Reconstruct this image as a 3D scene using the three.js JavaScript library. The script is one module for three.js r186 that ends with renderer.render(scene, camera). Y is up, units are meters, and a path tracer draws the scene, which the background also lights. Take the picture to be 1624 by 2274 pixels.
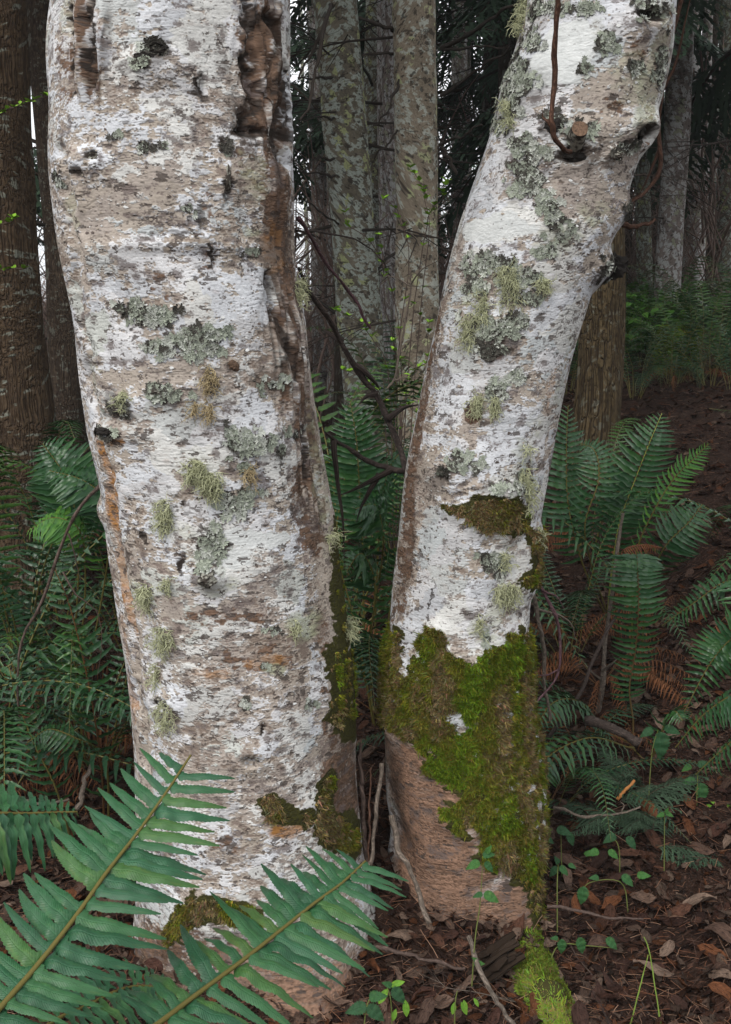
import * as THREE from 'three';

// ---------------------------------------------------------------- camera, sky, sun, exposure
const RAD = Math.PI / 180;
const PITCH = -11 * RAD, CAM_Y = 1.4, FOV = 50;
const camera = new THREE.PerspectiveCamera(FOV, 731 / 1024, 0.05, 600);
camera.position.set(0, CAM_Y, 0);
camera.rotation.x = PITCH;
const scene = new THREE.Scene();
const renderer = new THREE.WebGLRenderer({ antialias: true });
renderer.toneMapping = THREE.LinearToneMapping;
renderer.toneMappingExposure = 1.65;
renderer.shadowMap.enabled = true;
renderer.shadowMap.type = THREE.PCFSoftShadowMap;
const SKY_GAIN = 0.95, SUN_POWER = 1.1;
const sun = new THREE.DirectionalLight(0xfffaf2, SUN_POWER);
sun.position.set(-7, 14, 11);
sun.target.position.set(0, 0.8, -2.2);
sun.castShadow = true;
sun.shadow.radius = 26;
sun.shadow.mapSize.set(2048, 2048);
Object.assign(sun.shadow.camera, { left: -14, right: 14, top: 14, bottom: -14, near: 0.5, far: 60 });
scene.add(sun, sun.target);

// ---------------------------------------------------------------- random numbers and noise
function rng(seed) { let a = seed >>> 0; return () => { a = (a + 0x6d2b79f5) | 0; let t = Math.imul(a ^ (a >>> 15), 1 | a); t = (t + Math.imul(t ^ (t >>> 7), 61 | t)) ^ t; return ((t ^ (t >>> 14)) >>> 0) / 4294967296; }; }
const R = rng(20417);
const rr = (a, b) => a + (b - a) * R();
const PERM = new Uint8Array(512), VAL = new Float32Array(256);
{ const q = rng(77); const a = [...Array(256).keys()]; for (let i = 255; i > 0; i--) { const j = (q() * (i + 1)) | 0; [a[i], a[j]] = [a[j], a[i]]; } for (let i = 0; i < 512; i++) PERM[i] = a[i & 255]; for (let i = 0; i < 256; i++) VAL[i] = q() * 2 - 1; }
function vn(x, y, z) {
  const xi = Math.floor(x), yi = Math.floor(y), zi = Math.floor(z);
  let u = x - xi, v = y - yi, w = z - zi;
  u = u * u * (3 - 2 * u); v = v * v * (3 - 2 * v); w = w * w * (3 - 2 * w);
  const X = xi & 255, Y = yi & 255, Z = zi & 255, X1 = (X + 1) & 255, Y1 = (Y + 1) & 255, Z1 = (Z + 1) & 255;
  const a = PERM[X], b = PERM[X1], a0 = PERM[a + Y], a1 = PERM[a + Y1], b0 = PERM[b + Y], b1 = PERM[b + Y1];
  const c00 = VAL[PERM[a0 + Z]], c10 = VAL[PERM[b0 + Z]], c01 = VAL[PERM[a1 + Z]], c11 = VAL[PERM[b1 + Z]];
  const d00 = VAL[PERM[a0 + Z1]], d10 = VAL[PERM[b0 + Z1]], d01 = VAL[PERM[a1 + Z1]], d11 = VAL[PERM[b1 + Z1]];
  const e0 = c00 + (c10 - c00) * u, e1 = c01 + (c11 - c01) * u, f0 = d00 + (d10 - d00) * u, f1 = d01 + (d11 - d01) * u;
  const g = e0 + (e1 - e0) * v, h = f0 + (f1 - f0) * v;
  return g + (h - g) * w;
}
function fbm(x, y, z, o) { let s = 0, a = 0.55, n = 0; for (let i = 0; i < o; i++) { s += a * vn(x, y, z); n += a; a *= 0.52; x = x * 2.03 + 11.3; y = y * 2.03 + 5.7; z = z * 2.03 + 3.1; } return s / n; }
const cell = { id: 0, d1: 0, d2: 0 };
function worley(x, y) {
  const xi = Math.floor(x), yi = Math.floor(y); let d1 = 9, d2 = 9, id = 0;
  for (let j = -1; j <= 1; j++) for (let i = -1; i <= 1; i++) {
    const h = PERM[PERM[(xi + i) & 255] + ((yi + j) & 255)], h2 = PERM[h + 57];
    const dx = xi + i + h / 255 - x, dy = yi + j + h2 / 255 - y, d = dx * dx + dy * dy;
    if (d < d1) { d2 = d1; d1 = d; id = h2; } else if (d < d2) d2 = d;
  }
  cell.id = id; cell.d1 = Math.sqrt(d1); cell.d2 = Math.sqrt(d2); return cell;
}
const clamp = (x, a = 0, b = 1) => (x < a ? a : x > b ? b : x);
const sst = (a, b, x) => { const t = clamp((x - a) / (b - a)); return t * t * (3 - 2 * t); };
const lerp = (a, b, t) => a + (b - a) * t;
const V = (x, y, z) => new THREE.Vector3(x, y, z);
const enc = (l) => Math.round(255 * clamp(l <= 0.0031308 ? l * 12.92 : 1.055 * Math.pow(l, 1 / 2.4) - 0.055));
const lin = (r, g, b) => new THREE.Color().setRGB(r, g, b);

// overcast sky: brighter towards the zenith, softly mottled cloud
{
  const w = 256, h = 128, d = new Float32Array(w * h * 4);
  for (let j = 0; j < h; j++) for (let i = 0; i < w; i++) {
    const el = (j + 0.5) / h * Math.PI - Math.PI / 2, az = (i / w) * 2 * Math.PI, s = Math.sin(el), c = Math.cos(el);
    const cl = 1 + 0.18 * fbm(c * Math.cos(az) * 3, s * 5, c * Math.sin(az) * 3, 4);
    let L = s > 0 ? (0.8 + 0.7 * s) * cl : 0.8 * Math.exp(s * 6);
    L *= SKY_GAIN; const k = (j * w + i) * 4;
    d[k] = L * 0.98; d[k + 1] = L * 1.0; d[k + 2] = L * 1.025; d[k + 3] = 1;
  }
  const t = new THREE.DataTexture(d, w, h, THREE.RGBAFormat, THREE.FloatType);
  t.mapping = THREE.EquirectangularReflectionMapping; t.magFilter = THREE.LinearFilter; t.minFilter = THREE.LinearFilter; t.needsUpdate = true;
  scene.background = t; scene.environment = t;
}
scene.fog = new THREE.FogExp2(0xdfe6ea, 0.002);

// ---------------------------------------------------------------- places: a bearing read off the photograph, met by a plane z = -d
const FPX = 1137 / Math.tan((FOV / 2) * RAD), CP = Math.cos(PITCH), SP = Math.sin(PITCH);
function P(X, Y, d) {
  const cx = (X - 812) / FPX, cy = -(Y - 1137) / FPX, y = cy * CP + SP, z = cy * SP - CP, k = d / -z;
  return V(cx * k, CAM_Y + y * k, -d);
}
const mpp = (p) => ((-p.z) * CP + (CAM_Y - p.y) * -SP) / FPX;   // metres for one unit of bearing at p

// ---------------------------------------------------------------- mesh builder
class MB {
  constructor() { this.p = []; this.u = []; this.c = []; this.i = []; }
  add(g, M, col) {
    const b = this.p.length / 3, e = M.elements, P0 = g.attributes.position.array, U = g.attributes.uv?.array, C = g.attributes.color?.array, I = g.index.array, n = P0.length / 3;
    for (let k = 0; k < n; k++) {
      const x = P0[3 * k], y = P0[3 * k + 1], z = P0[3 * k + 2];
      this.p.push(e[0] * x + e[4] * y + e[8] * z + e[12], e[1] * x + e[5] * y + e[9] * z + e[13], e[2] * x + e[6] * y + e[10] * z + e[14]);
      this.u.push(U ? U[2 * k] : 0, U ? U[2 * k + 1] : 0);
      if (col) this.c.push(col.r * (C ? C[3 * k] : 1), col.g * (C ? C[3 * k + 1] : 1), col.b * (C ? C[3 * k + 2] : 1)); else if (C) this.c.push(C[3 * k], C[3 * k + 1], C[3 * k + 2]); else this.c.push(1, 1, 1);
    }
    const flip = M.determinant() < 0;
    for (let k = 0; k < I.length; k += 3) flip ? this.i.push(b + I[k], b + I[k + 2], b + I[k + 1]) : this.i.push(b + I[k], b + I[k + 1], b + I[k + 2]);
    return this;
  }
  tube(pts, rad, sides = 5, col = null, uvScale = 1, cap = true) {
    const b = this.p.length / 3, n = pts.length, T = V(0, 0, 0), A = V(0, 0, 0), B = V(0, 0, 0); let len = 0, prev = null;
    for (let k = 0; k < n; k++) {
      T.subVectors(pts[Math.min(n - 1, k + 1)], pts[Math.max(0, k - 1)]).normalize();
      if (!prev) { A.set(0.31, 0.2, 0.93); if (Math.abs(A.dot(T)) > 0.9) A.set(1, 0, 0); } else A.copy(prev);
      A.addScaledVector(T, -A.dot(T)).normalize(); prev = A.clone(); B.crossVectors(T, A);
      if (k) len += pts[k].distanceTo(pts[k - 1]);
      const r = typeof rad === 'function' ? rad(k / (n - 1)) : rad;
      for (let s = 0; s < sides; s++) {
        const a = (s / sides) * 2 * Math.PI, c = Math.cos(a) * r, q = Math.sin(a) * r;
        this.p.push(pts[k].x + A.x * c + B.x * q, pts[k].y + A.y * c + B.y * q, pts[k].z + A.z * c + B.z * q);
        this.u.push(s / sides, len * uvScale); if (col) this.c.push(col.r, col.g, col.b); else this.c.push(1, 1, 1);
      }
    }
    for (let k = 0; k < n - 1; k++) for (let s = 0; s < sides; s++) { const s1 = (s + 1) % sides, o = b + k * sides; this.i.push(o + s, o + s1, o + sides + s, o + s1, o + sides + s1, o + sides + s); }
    if (cap) for (let s = 1; s < sides - 1; s++) { this.i.push(b, b + s + 1, b + s); const o = b + (n - 1) * sides; this.i.push(o, o + s, o + s + 1); }
    return this;
  }
  geo(colors = true) {
    const g = new THREE.BufferGeometry();
    g.setAttribute('position', new THREE.Float32BufferAttribute(this.p, 3));
    g.setAttribute('uv', new THREE.Float32BufferAttribute(this.u, 2));
    if (colors) g.setAttribute('color', new THREE.Float32BufferAttribute(this.c, 3));
    g.setIndex(this.i); g.computeVertexNormals(); return g;
  }
}
function curvePts(pts, n) { return new THREE.CatmullRomCurve3(pts, false, 'centripetal').getPoints(n); }
function wob(pts, amp, seed) { return pts.map((p, k) => V(p.x + amp * (vn(k * 0.37, seed, 1) + 0.35 * vn(k * 1.1, seed, 2)), p.y + amp * (vn(k * 0.37, seed, 7) + 0.35 * vn(k * 1.1, seed, 8)), p.z + amp * vn(k * 0.37, seed, 13))); }

// ---------------------------------------------------------------- naming
const used = {};
function numbered(n) { const k = used[n] = (used[n] ?? -1) + 1; return k ? `${n}_${String(k).padStart(3, '0')}` : n; }
function shade(o) { o.traverse((q) => { if (q.isMesh) { q.castShadow = true; q.receiveShadow = true; } }); return o; }
function thing(name, label, category, pos, group, kind) {
  const o = new THREE.Group(); o.name = numbered(name); o.userData = { label, category }; if (group) o.userData.group = group; if (kind) o.userData.kind = kind;
  if (pos) o.position.copy(pos); scene.add(o); return o;
}
function single(name, geo, mat, label, category, group, kind) {
  const o = new THREE.Mesh(geo, mat); o.name = numbered(name); o.userData = { label, category }; if (group) o.userData.group = group; if (kind) o.userData.kind = kind; scene.add(o); return o;
}
function part(parent, name, geo, mat, label, kind) {
  const o = new THREE.Mesh(geo, mat); o.name = name; if (label) o.userData.label = label; if (kind) o.userData.kind = kind; parent.add(o); return o;
}
const rebase = (geo, pos) => geo.translate(-pos.x, -pos.y, -pos.z);
function instanced(geo, mat, list, colors) {
  const m = new THREE.InstancedMesh(geo, mat, list.length);
  list.forEach((M, k) => { m.setMatrixAt(k, M); if (colors) m.setColorAt(k, colors[k]); });
  m.instanceMatrix.needsUpdate = true; if (m.instanceColor) m.instanceColor.needsUpdate = true; return m;
}
const _q = new THREE.Quaternion(), _e = new THREE.Euler();
function TRS(p, ex, ey, ez, s, order = 'YXZ') { return new THREE.Matrix4().compose(p, new THREE.Quaternion().setFromEuler(new THREE.Euler(ex, ey, ez, order)), typeof s === 'number' ? V(s, s, s) : s); }
function basis(X, Y, Z, p, s = 1) { const m = new THREE.Matrix4(); m.makeBasis(X.clone().multiplyScalar(s), Y.clone().multiplyScalar(s), Z.clone().multiplyScalar(s)); m.setPosition(p); return m; }
function colorTex(w, h, f, wrap = true) {   // f(x, y) -> linear rgb, row 0 at the bottom
  const d = new Uint8Array(w * h * 4);
  for (let j = 0; j < h; j++) for (let i = 0; i < w; i++) { const c = f(i, j), k = (j * w + i) * 4; d[k] = enc(c[0]); d[k + 1] = enc(c[1]); d[k + 2] = enc(c[2]); d[k + 3] = 255; }
  const t = new THREE.DataTexture(d, w, h); t.colorSpace = THREE.SRGBColorSpace; t.magFilter = THREE.LinearFilter; t.minFilter = THREE.LinearFilter; if (wrap) t.wrapS = t.wrapT = THREE.RepeatWrapping; t.needsUpdate = true; return t;
}
function greyTex(w, h, f, wrap = true) {
  const d = new Float32Array(w * h); for (let j = 0; j < h; j++) for (let i = 0; i < w; i++) d[j * w + i] = f(i, j);
  const t = new THREE.DataTexture(d, w, h, THREE.RedFormat, THREE.FloatType); t.magFilter = THREE.LinearFilter; t.minFilter = THREE.LinearFilter; if (wrap) t.wrapS = t.wrapT = THREE.RepeatWrapping; t.needsUpdate = true; return t;
}
const std = (o) => new THREE.MeshPhysicalMaterial(Object.assign({ roughness: 0.9, metalness: 0, specularIntensity: 0.22 }, o));

// ---------------------------------------------------------------- terrain
function hgt(x, z) {
  const d = Math.max(0, -z - 2.35);
  let y = (0.25 + 0.85 * sst(-0.4, 1.8, x)) * 0.98 * (1 - Math.exp(-d / 3.2)); for (const [bx, bz, br] of [[-0.36, -2.2, 0.25], [0.2, -2.33, 0.17]]) { const q = (Math.hypot(x - bx, z - bz) - br) / 0.09; y += 0.045 * Math.exp(-q * q); }
  y += 0.14 * Math.exp(-((x - 0.06) ** 2 / 0.05 + (z + 2.42) ** 2 / 0.07));      // litter banked up between the two trunks
  y += 0.04 * vn(x * 0.9, 3.3, z * 0.9) * sst(0.5, 3, Math.hypot(x, z + 2)) + 0.02 * vn(x * 3, 1, z * 3) + 0.008 * vn(x * 9, 2, z * 9);
  y += 0.5 * vn(x * 0.08, 9, z * 0.08) * sst(9, 22, -z);
  return y;
}
{
  const xs = [], zs = [];
  for (let x = -3; x <= 3.001; x += 0.05) xs.push(x); for (let x = 3, s = 0.1; x < 150; s *= 1.22) { x += s; xs.push(x); xs.unshift(-x); }
  for (let z = -0.5; z >= -5.001; z -= 0.05) zs.push(z); for (let z = -5, s = 0.1; z > -220; s *= 1.16) { z -= s; zs.push(z); } for (let z = -0.5, s = 0.1; z < 120; s *= 1.3) { z += s; zs.unshift(z); }
  const p = [], u = [], ix = [], nx = xs.length;
  for (const z of zs) for (const x of xs) { p.push(x, hgt(x, z), z); u.push(x, z); }
  for (let j = 0; j < zs.length - 1; j++) for (let i = 0; i < nx - 1; i++) { const a = j * nx + i; ix.push(a, a + nx, a + 1, a + 1, a + nx, a + nx + 1); }
  const g = new THREE.BufferGeometry(); g.setAttribute('position', new THREE.Float32BufferAttribute(p, 3)); g.setAttribute('uv', new THREE.Float32BufferAttribute(u, 2)); g.setIndex(ix); g.computeVertexNormals();
  const N = 1024, per = (x, y, f, o) => { const a = (x / N) * 2 * Math.PI, b = (y / N) * 2 * Math.PI; return fbm(Math.cos(a) * f + 20, Math.sin(a) * f + Math.cos(b) * f * 1.3, Math.sin(b) * f + 9, o); };
  const map = colorTex(N, N, (x, y) => { const n = per(x, y, 6, 3), m = per(x, y, 30, 2), k = 0.5 + 0.5 * n + 0.5 * m; const w = m > 0.35 ? 1.9 : 1; return [(0.018 + 0.026 * k) * w, (0.010 + 0.014 * k) * w, (0.007 + 0.010 * k) * w]; });
  const bump = greyTex(N, N, (x, y) => 0.5 + 0.35 * per(x, y, 22, 3) + 0.15 * per(x, y, 60, 1));
  for (const t of [map, bump]) t.repeat.set(0.8, 0.8);
  const o = single('ground', g, std({ map, bumpMap: bump, bumpScale: 0.02, roughness: 0.95 }), 'dark brown forest floor of needles and humus rising gently to the right', 'ground', null, 'structure');
  shade(o);
}

// ---------------------------------------------------------------- the two big alder trunks
const LW = 1024, LH = 1152, TW = 2048, TH = 2048;
class Trunk {
  constructor(prof, d, ya, yb, opt) {
    this.d = d; this.ya = ya; this.yb = yb; this.opt = opt;
    const ys = [], xs = [], rs = [], at = (Y, k) => { let i = 0; while (i < prof.length - 2 && prof[i + 1][0] < Y) i++; const a = prof[i], b = prof[i + 1], t = (Y - a[0]) / (b[0] - a[0]); return lerp(a[k], b[k], t); };
    for (let Y = 2274; Y >= 0; Y -= 12) {
      let l = 0, r = 0, n = 0; for (let q = -36; q <= 36; q += 12) { const w = 48 - Math.abs(q); l += w * at(clamp(Y + q, 0, 2274), 1); r += w * at(clamp(Y + q, 0, 2274), 2); n += w; }
      l /= n; r /= n; const p = P((l + r) / 2, Y, d); ys.push(p.y); xs.push(p.x); rs.push(((r - l) / 2) * mpp(p) * 0.985);
    }
    const n = ys.length, sx = (xs[n - 1] - xs[n - 12]) / (ys[n - 1] - ys[n - 12]);
    this.tab = []; this.y0 = -0.4; this.dy = 0.01;
    for (let y = this.y0, k = 0; y < 14; y = this.y0 + ++k * this.dy) {
      if (y <= ys[0]) { const q = ys[0] - y; this.tab.push([xs[0], rs[0] + q * 0.25]); }
      else if (y >= ys[n - 1]) { const q = y - ys[n - 1]; this.tab.push([xs[n - 1] + sx * q * Math.exp(-q * 0.18), rs[n - 1] * Math.max(0.28, 1 - q * 0.055)]); }
      else { let i = 0; while (ys[i + 1] < y) i++; const t = (y - ys[i]) / (ys[i + 1] - ys[i]); this.tab.push([lerp(xs[i], xs[i + 1], t), lerp(rs[i], rs[i + 1], t)]); }
    }
    this.L = {}; for (const k of ['white', 'brown', 'dark', 'tan', 'orange', 'green', 'red', 'moss', 'smooth', 'geo', 'fis', 'mg']) this.L[k] = new Float32Array(LW * LH);
  }
  sp(y) { const f = clamp((y - this.y0) / this.dy, 0, this.tab.length - 1.001), i = f | 0, t = f - i; return [lerp(this.tab[i][0], this.tab[i + 1][0], t), lerp(this.tab[i][1], this.tab[i + 1][1], t)]; }
  surf(X, Y) {   // the place on the bark seen along this bearing: [angle, height]
    let z = -this.d + 0.1, th = 0, y = 0;
    for (let k = 0; k < 7; k++) { const p = P(X, Y, -z), [cx, r] = this.sp(p.y); const s = clamp((p.x - cx) / r, -1, 1); th = Math.asin(s); y = p.y; z = -this.d + r * Math.cos(th); }
    return [th, y];
  }
  big(th, y) { // slow unevenness of the stem
    const [, r] = this.sp(y), c = Math.cos(th), s = Math.sin(th);
    return r * (0.045 * vn(c * 1.6 + 5, y * 2.2, s * 1.6 + this.opt.seed) + 0.018 * vn(c * 5, y * 8, s * 5 + this.opt.seed)) - r * 0.02 + (y < 0.7 ? this.opt.feet.reduce((a, [t0, w, amp, h]) => a + amp * Math.exp(-Math.max(y + 0.05, 0) / h) * Math.exp(-(((th - t0) / w) ** 2)), 0) : 0);
  }
  look(layer, th, y) {
    const A = this.L[layer], fi = clamp((th / (2 * Math.PI) + 0.5) * LW - 0.5, 0, LW - 1.001), fj = (y - this.ya) / (this.yb - this.ya) * LH - 0.5; if (fj < 0 || fj >= LH - 1) return 0; const i = fi | 0, j = fj | 0, u = fi - i, v = fj - j, k = j * LW + i;
    return lerp(lerp(A[k], A[k + 1], u), lerp(A[k + LW], A[k + LW + 1], u), v);
  }
  off(th, y) { const fz = this.look('fis', th, y); let e = 0; if (fz > 0.02) { const c = Math.cos(th) * 5.5, q = Math.sin(th) * 5.5; e = fz * (0.015 * (Math.abs(vn(c * 1.6 + 0.5 * vn(c, y * 5, q), y * 3.2, q * 1.6)) - 0.35) - 0.010 * sst(0.8, 1, 1 - Math.abs(vn(c * 2.6 + 0.4 * vn(c * 3, y * 16, q), y * 5, q * 2.6))) + 0.004 * vn(c * 7, y * 13, q * 7) + 0.003 * vn(c * 12, y * 46, q * 12)); } return e + this.big(th, y) + this.look('geo', th, y) + this.look('mg', th, y); }
  pos(th, y, o = 0) { const [cx, r] = this.sp(y), q = r + this.off(th, y) + o; return V(cx + q * Math.sin(th), y, -this.d + q * Math.cos(th)); }
  normal(th, y) { const e = 0.006, a = this.pos(th + e / 0.2, y), b = this.pos(th - e / 0.2, y), c = this.pos(th, y + e), d = this.pos(th, y - e); return a.sub(b).cross(c.sub(d)).normalize().negate().multiplyScalar(-1); }
  at(X, Y, o = 0) { const [th, y] = this.surf(X, Y); return { th, y, p: this.pos(th, y, o), n: this.normal(th, y) }; }
  blobAt(layer, th0, y0, a, b, val, rot = 0, soft = 0.35, add = false) {
    const [, r] = this.sp(y0), A = this.L[layer], m = Math.max(a, b) * (1 + soft), sy = (this.yb - this.ya) / LH, cr = Math.cos(rot), sr = Math.sin(rot);
    const j0 = Math.max(0, Math.floor((y0 - m - this.ya) / sy)), j1 = Math.min(LH - 1, Math.ceil((y0 + m - this.ya) / sy)), dt = m / r;
    const i0 = Math.max(0, Math.floor(((th0 - dt) / (2 * Math.PI) + 0.5) * LW)), i1 = Math.min(LW - 1, Math.ceil(((th0 + dt) / (2 * Math.PI) + 0.5) * LW));
    for (let j = j0; j <= j1; j++) for (let i = i0; i <= i1; i++) {
      const s = (((i + 0.5) / LW - 0.5) * 2 * Math.PI - th0) * r, t = this.ya + (j + 0.5) * sy - y0, x = (s * cr + t * sr) / a, y = (-s * sr + t * cr) / b, q = Math.sqrt(x * x + y * y), w = 1 - sst(1 - soft, 1 + soft, q);
      if (w <= 0) continue; const k = j * LW + i, v = val * w;
      A[k] = add ? A[k] + v : Math.abs(v) > Math.abs(A[k]) ? v : A[k];
    }
  }
  blob(layer, X, Y, rx, ry, val = 1, rot = 0, soft = 0.35, add = false) {
    const [th, y] = this.surf(X, Y), m = mpp(P(X, Y, this.d - 0.1)); const c = Math.max(0.35, Math.cos(th)); this.blobAt(layer, th, y, (rx * m) / c, ry * m, val, rot, soft, add);
  }
  line(layer, pts, w, val = 1, soft = 0.5, add = false) { // a stroke through bearings
    for (let k = 0; k < pts.length - 1; k++) { const [x0, y0] = pts[k], [x1, y1] = pts[k + 1], n = Math.max(1, Math.ceil(Math.hypot(x1 - x0, y1 - y0) / (w * 0.2))); for (let i = 0; i <= n; i++) { const t = i / n, wy = lerp(y0, y1, t), ww = w * (0.75 + 0.4 * vn(x0 * 0.05, wy * 0.022, 3)), jx = w * (0.7 * vn(wy * 0.018, x0, 8) + 0.25 * vn(wy * 0.09, x0, 5)); this.blob(layer, lerp(x0, x1, t) + jx, wy, ww, ww, val, 0, soft, add); } }
  }
  mesh(parent) {
    const { L, ya, yb, d } = this, seed = this.opt.seed, rows = [], COLS = 360;
    for (let k = 0; k <= 520; k++) rows.push(ya + (yb - ya) * k / 520);
    for (let y = yb + 0.15; y < 12.5; y += 0.35) rows.push(y);
    rows.unshift(-0.35, -0.22);
    const p = [], u = [], ix = [], n = COLS + 1;
    for (const y of rows) for (let i = 0; i <= COLS; i++) { const th = (i / COLS - 0.5) * 2 * Math.PI, q = this.pos(th === Math.PI ? -Math.PI : th, y); p.push(q.x, q.y, q.z); u.push(i / COLS, (y - ya) / (yb - ya)); }
    for (let j = 0; j < rows.length - 1; j++) for (let i = 0; i < COLS; i++) { const a = j * n + i; ix.push(a, a + 1, a + n, a + 1, a + n + 1, a + n); }
    const g = new THREE.BufferGeometry(); g.setAttribute('position', new THREE.Float32BufferAttribute(p, 3)); g.setAttribute('uv', new THREE.Float32BufferAttribute(u, 2)); g.setIndex(ix); g.computeVertexNormals();
    // bark colour and relief
    const C = new Uint8Array(TW * TH * 4), H = new Float32Array(TW * TH), rm = this.opt.rm;
    for (let j = 0; j < TH; j++) {
      const t = ya + (yb - ya) * (j + 0.5) / TH;
      for (let i = 0; i < TW; i++) {
        const th = ((i + 0.5) / TW - 0.5) * 2 * Math.PI, s = th * rm, x = Math.sin(th) * rm, z = Math.cos(th) * rm + seed;
        // ragged outlines: every patch is looked up through a wandering offset
        const w1 = vn(x * 22, t * 30, z * 22), w2 = vn(x * 22 + 40, t * 30, z * 22), w3 = vn(x * 75, t * 130, z * 75), w4 = vn(x * 75 + 30, t * 130, z * 75), w5 = vn(x * 190, t * 420, z * 190);
        const ds = w1 * 0.014 + w3 * 0.008 + w5 * 0.004, dt = w2 * 0.012 + w4 * 0.006;
        const li = clamp(((((th + ds / rm) / (2 * Math.PI)) + 0.5) * LW) | 0, 0, LW - 1), lj = clamp(((t + dt - ya) / (yb - ya) * LH) | 0, 0, LH - 1), k = lj * LW + li;
        const n1 = fbm(x * 7, t * 8, z * 7, 2), n2 = fbm(x * 26, t * 44, z * 26, 2), n3 = vn(x * 70, t * 230, z * 70), n4 = vn(x * 240, t * 420, z * 240);
        const n5 = vn(x * 420, t * 700, z * 420), cov = this.opt.bias + (L.white[k] < 0 ? 0.55 : 1) * L.white[k] + 0.36 * n1 + 0.5 * n2 + 0.2 * n3 + 0.34 * w3 + 0.24 * vn(x * 44 + 9, t * 60, z * 44) + 0.1 * n4;
        const wc = worley((s + ds * 1.5) * 13 + 40, (t + dt * 1.5) * 15 + seed), tone = wc.id / 255, tone2 = ((wc.id * 7) % 256) / 255;
        // tan bark below, purple-brown where it is bare, white crust above
        const gr1 = 0.15 * n5 + 0.15 * n4 + 0.16 * w5, a1 = sst(-0.5, -0.24, cov + 0.3 * L.tan[k] + gr1), a2 = sst(-0.08, 0.08, cov - 0.42 * L.tan[k] + 0.12 * (tone - 0.5) + gr1);
        const pu = sst(-0.2, 0.3, n1 + 0.4 * w1);
        let r = lerp(0.22, 0.235, pu), gg = lerp(0.175, 0.19, pu), b = lerp(0.145, 0.172, pu);
        const tn = 0.9 + 0.18 * n2 + 0.14 * n4; r = lerp(r, lerp(0.44, 0.40, tone2) * tn, a1); gg = lerp(gg, lerp(0.385, 0.35, tone2) * tn, a1); b = lerp(b, lerp(0.33, 0.315, tone2) * tn, a1);
        const wt = (tone < 0.45 ? 0.66 : tone < 0.75 ? 0.59 : 0.52) * (0.92 + 0.10 * n4 + 0.08 * n5 + 0.08 * w1 + 0.06 * w3);
        const cool = tone2 < 0.4 ? 1.06 : tone2 < 0.7 ? 1.03 : 0.98, gr = tone > 0.88 ? 1.03 : 1;
        r = lerp(r, wt * (cool > 1.04 ? 0.955 : 0.98), a2); gg = lerp(gg, wt * 0.985 * gr, a2); b = lerp(b, wt * cool * 0.985, a2);
        let h = 0.30 + 0.16 * a1 + 0.24 * a2;
        // warm brown rotted bark, red-brown base, algae, rust
        const br = sst(0.1, 0.5, L.brown[k] * 1.15 + lerp(0.55 * n2 + 0.45 * w3, 0.5 * vn(x * 60 + w1, t * 14, z * 60) + 0.4 * vn(x * 130, t * 36, z * 130), L.fis[k]) + 0.3 * n4 - 0.32) * sst(0.05, 0.25, L.brown[k]);
        const vs = vn(x * 100 + w1, t * 16 + w2, z * 100) + 0.6 * vn(x * 220, t * 40, z * 220), bt = 0.8 + lerp(0.5 * w3 + 0.35 * n4, 0.55 * vs + 0.2 * n5, L.fis[k]); r = lerp(r, 0.14 * bt, br); gg = lerp(gg, 0.09 * bt, br); b = lerp(b, 0.064 * bt, br); h -= 0.14 * br;
        const rd = clamp(L.red[k] * 1.3 - 0.15 + 0.3 * n2 + 0.22 * n3); const rt = 0.82 + 0.22 * n3 + 0.3 * n4 + 0.3 * n2 + 0.25 * n5; r = lerp(r, 0.27 * rt, rd); gg = lerp(gg, 0.165 * rt, rd); b = lerp(b, 0.115 * rt, rd);
        const og = clamp(L.orange[k] * 1.2 - 0.35 + 0.5 * n2 + 0.25 * n3) * sst(0.02, 0.3, L.orange[k]); r = lerp(r, 0.33, og); gg = lerp(gg, 0.16, og); b = lerp(b, 0.055, og);
        const gn = clamp(L.green[k] * 1.1 - 0.3 + 0.55 * n2 + 0.3 * n3) * sst(0.02, 0.25, L.green[k]); r = lerp(r, 0.33, gn * 0.8); gg = lerp(gg, 0.35, gn * 0.8); b = lerp(b, 0.24, gn * 0.8);
        const sm = sst(0.4, 0.6, L.smooth[k] + 0.1 * n2); const sw = 0.05 * n4 + 0.06 * n2 + 0.05 * w3; r = lerp(r, 0.57 + sw, sm); gg = lerp(gg, 0.59 + sw, sm); b = lerp(b, 0.59 + sw, sm); h = lerp(h, 0.62, sm);
        const bl = sst(0.3, 0.62, fbm(x * 40 + 60, t * 70, z * 40, 2) + 0.25 * n1 + 0.25 * n5 + 0.2 * n4 + 0.16 * w5) * (1 - sm); r = lerp(r, 0.125, bl * 0.8); gg = lerp(gg, 0.1, bl * 0.8); b = lerp(b, 0.095, bl * 0.8); h -= 0.12 * bl;
        // lenticel lines: thin wrinkles round the stem
        const rid = 1 - Math.abs(vn(x * 26 + w1 * 0.8, t * 210 + w2 * 1.6, z * 26)), ln = sst(0.84, 0.99, rid) * sst(-0.2, 0.45, vn(x * 17, t * 30, z * 17) + 0.35 * n2 + 0.25 * w3) * (1 - 0.6 * sm) * (1 - 0.75 * L.fis[k]);
        const rid2 = 1 - Math.abs(vn(x * 30, t * 360, z * 30)); h -= 0.2 * ln + 0.05 * sst(0.6, 1, rid2) * (1 - L.fis[k]);
        const lk = 1 - (0.42 - 0.1 * a2) * ln; r *= lk; gg *= lk * 0.985; b *= lk * 0.97;
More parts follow.
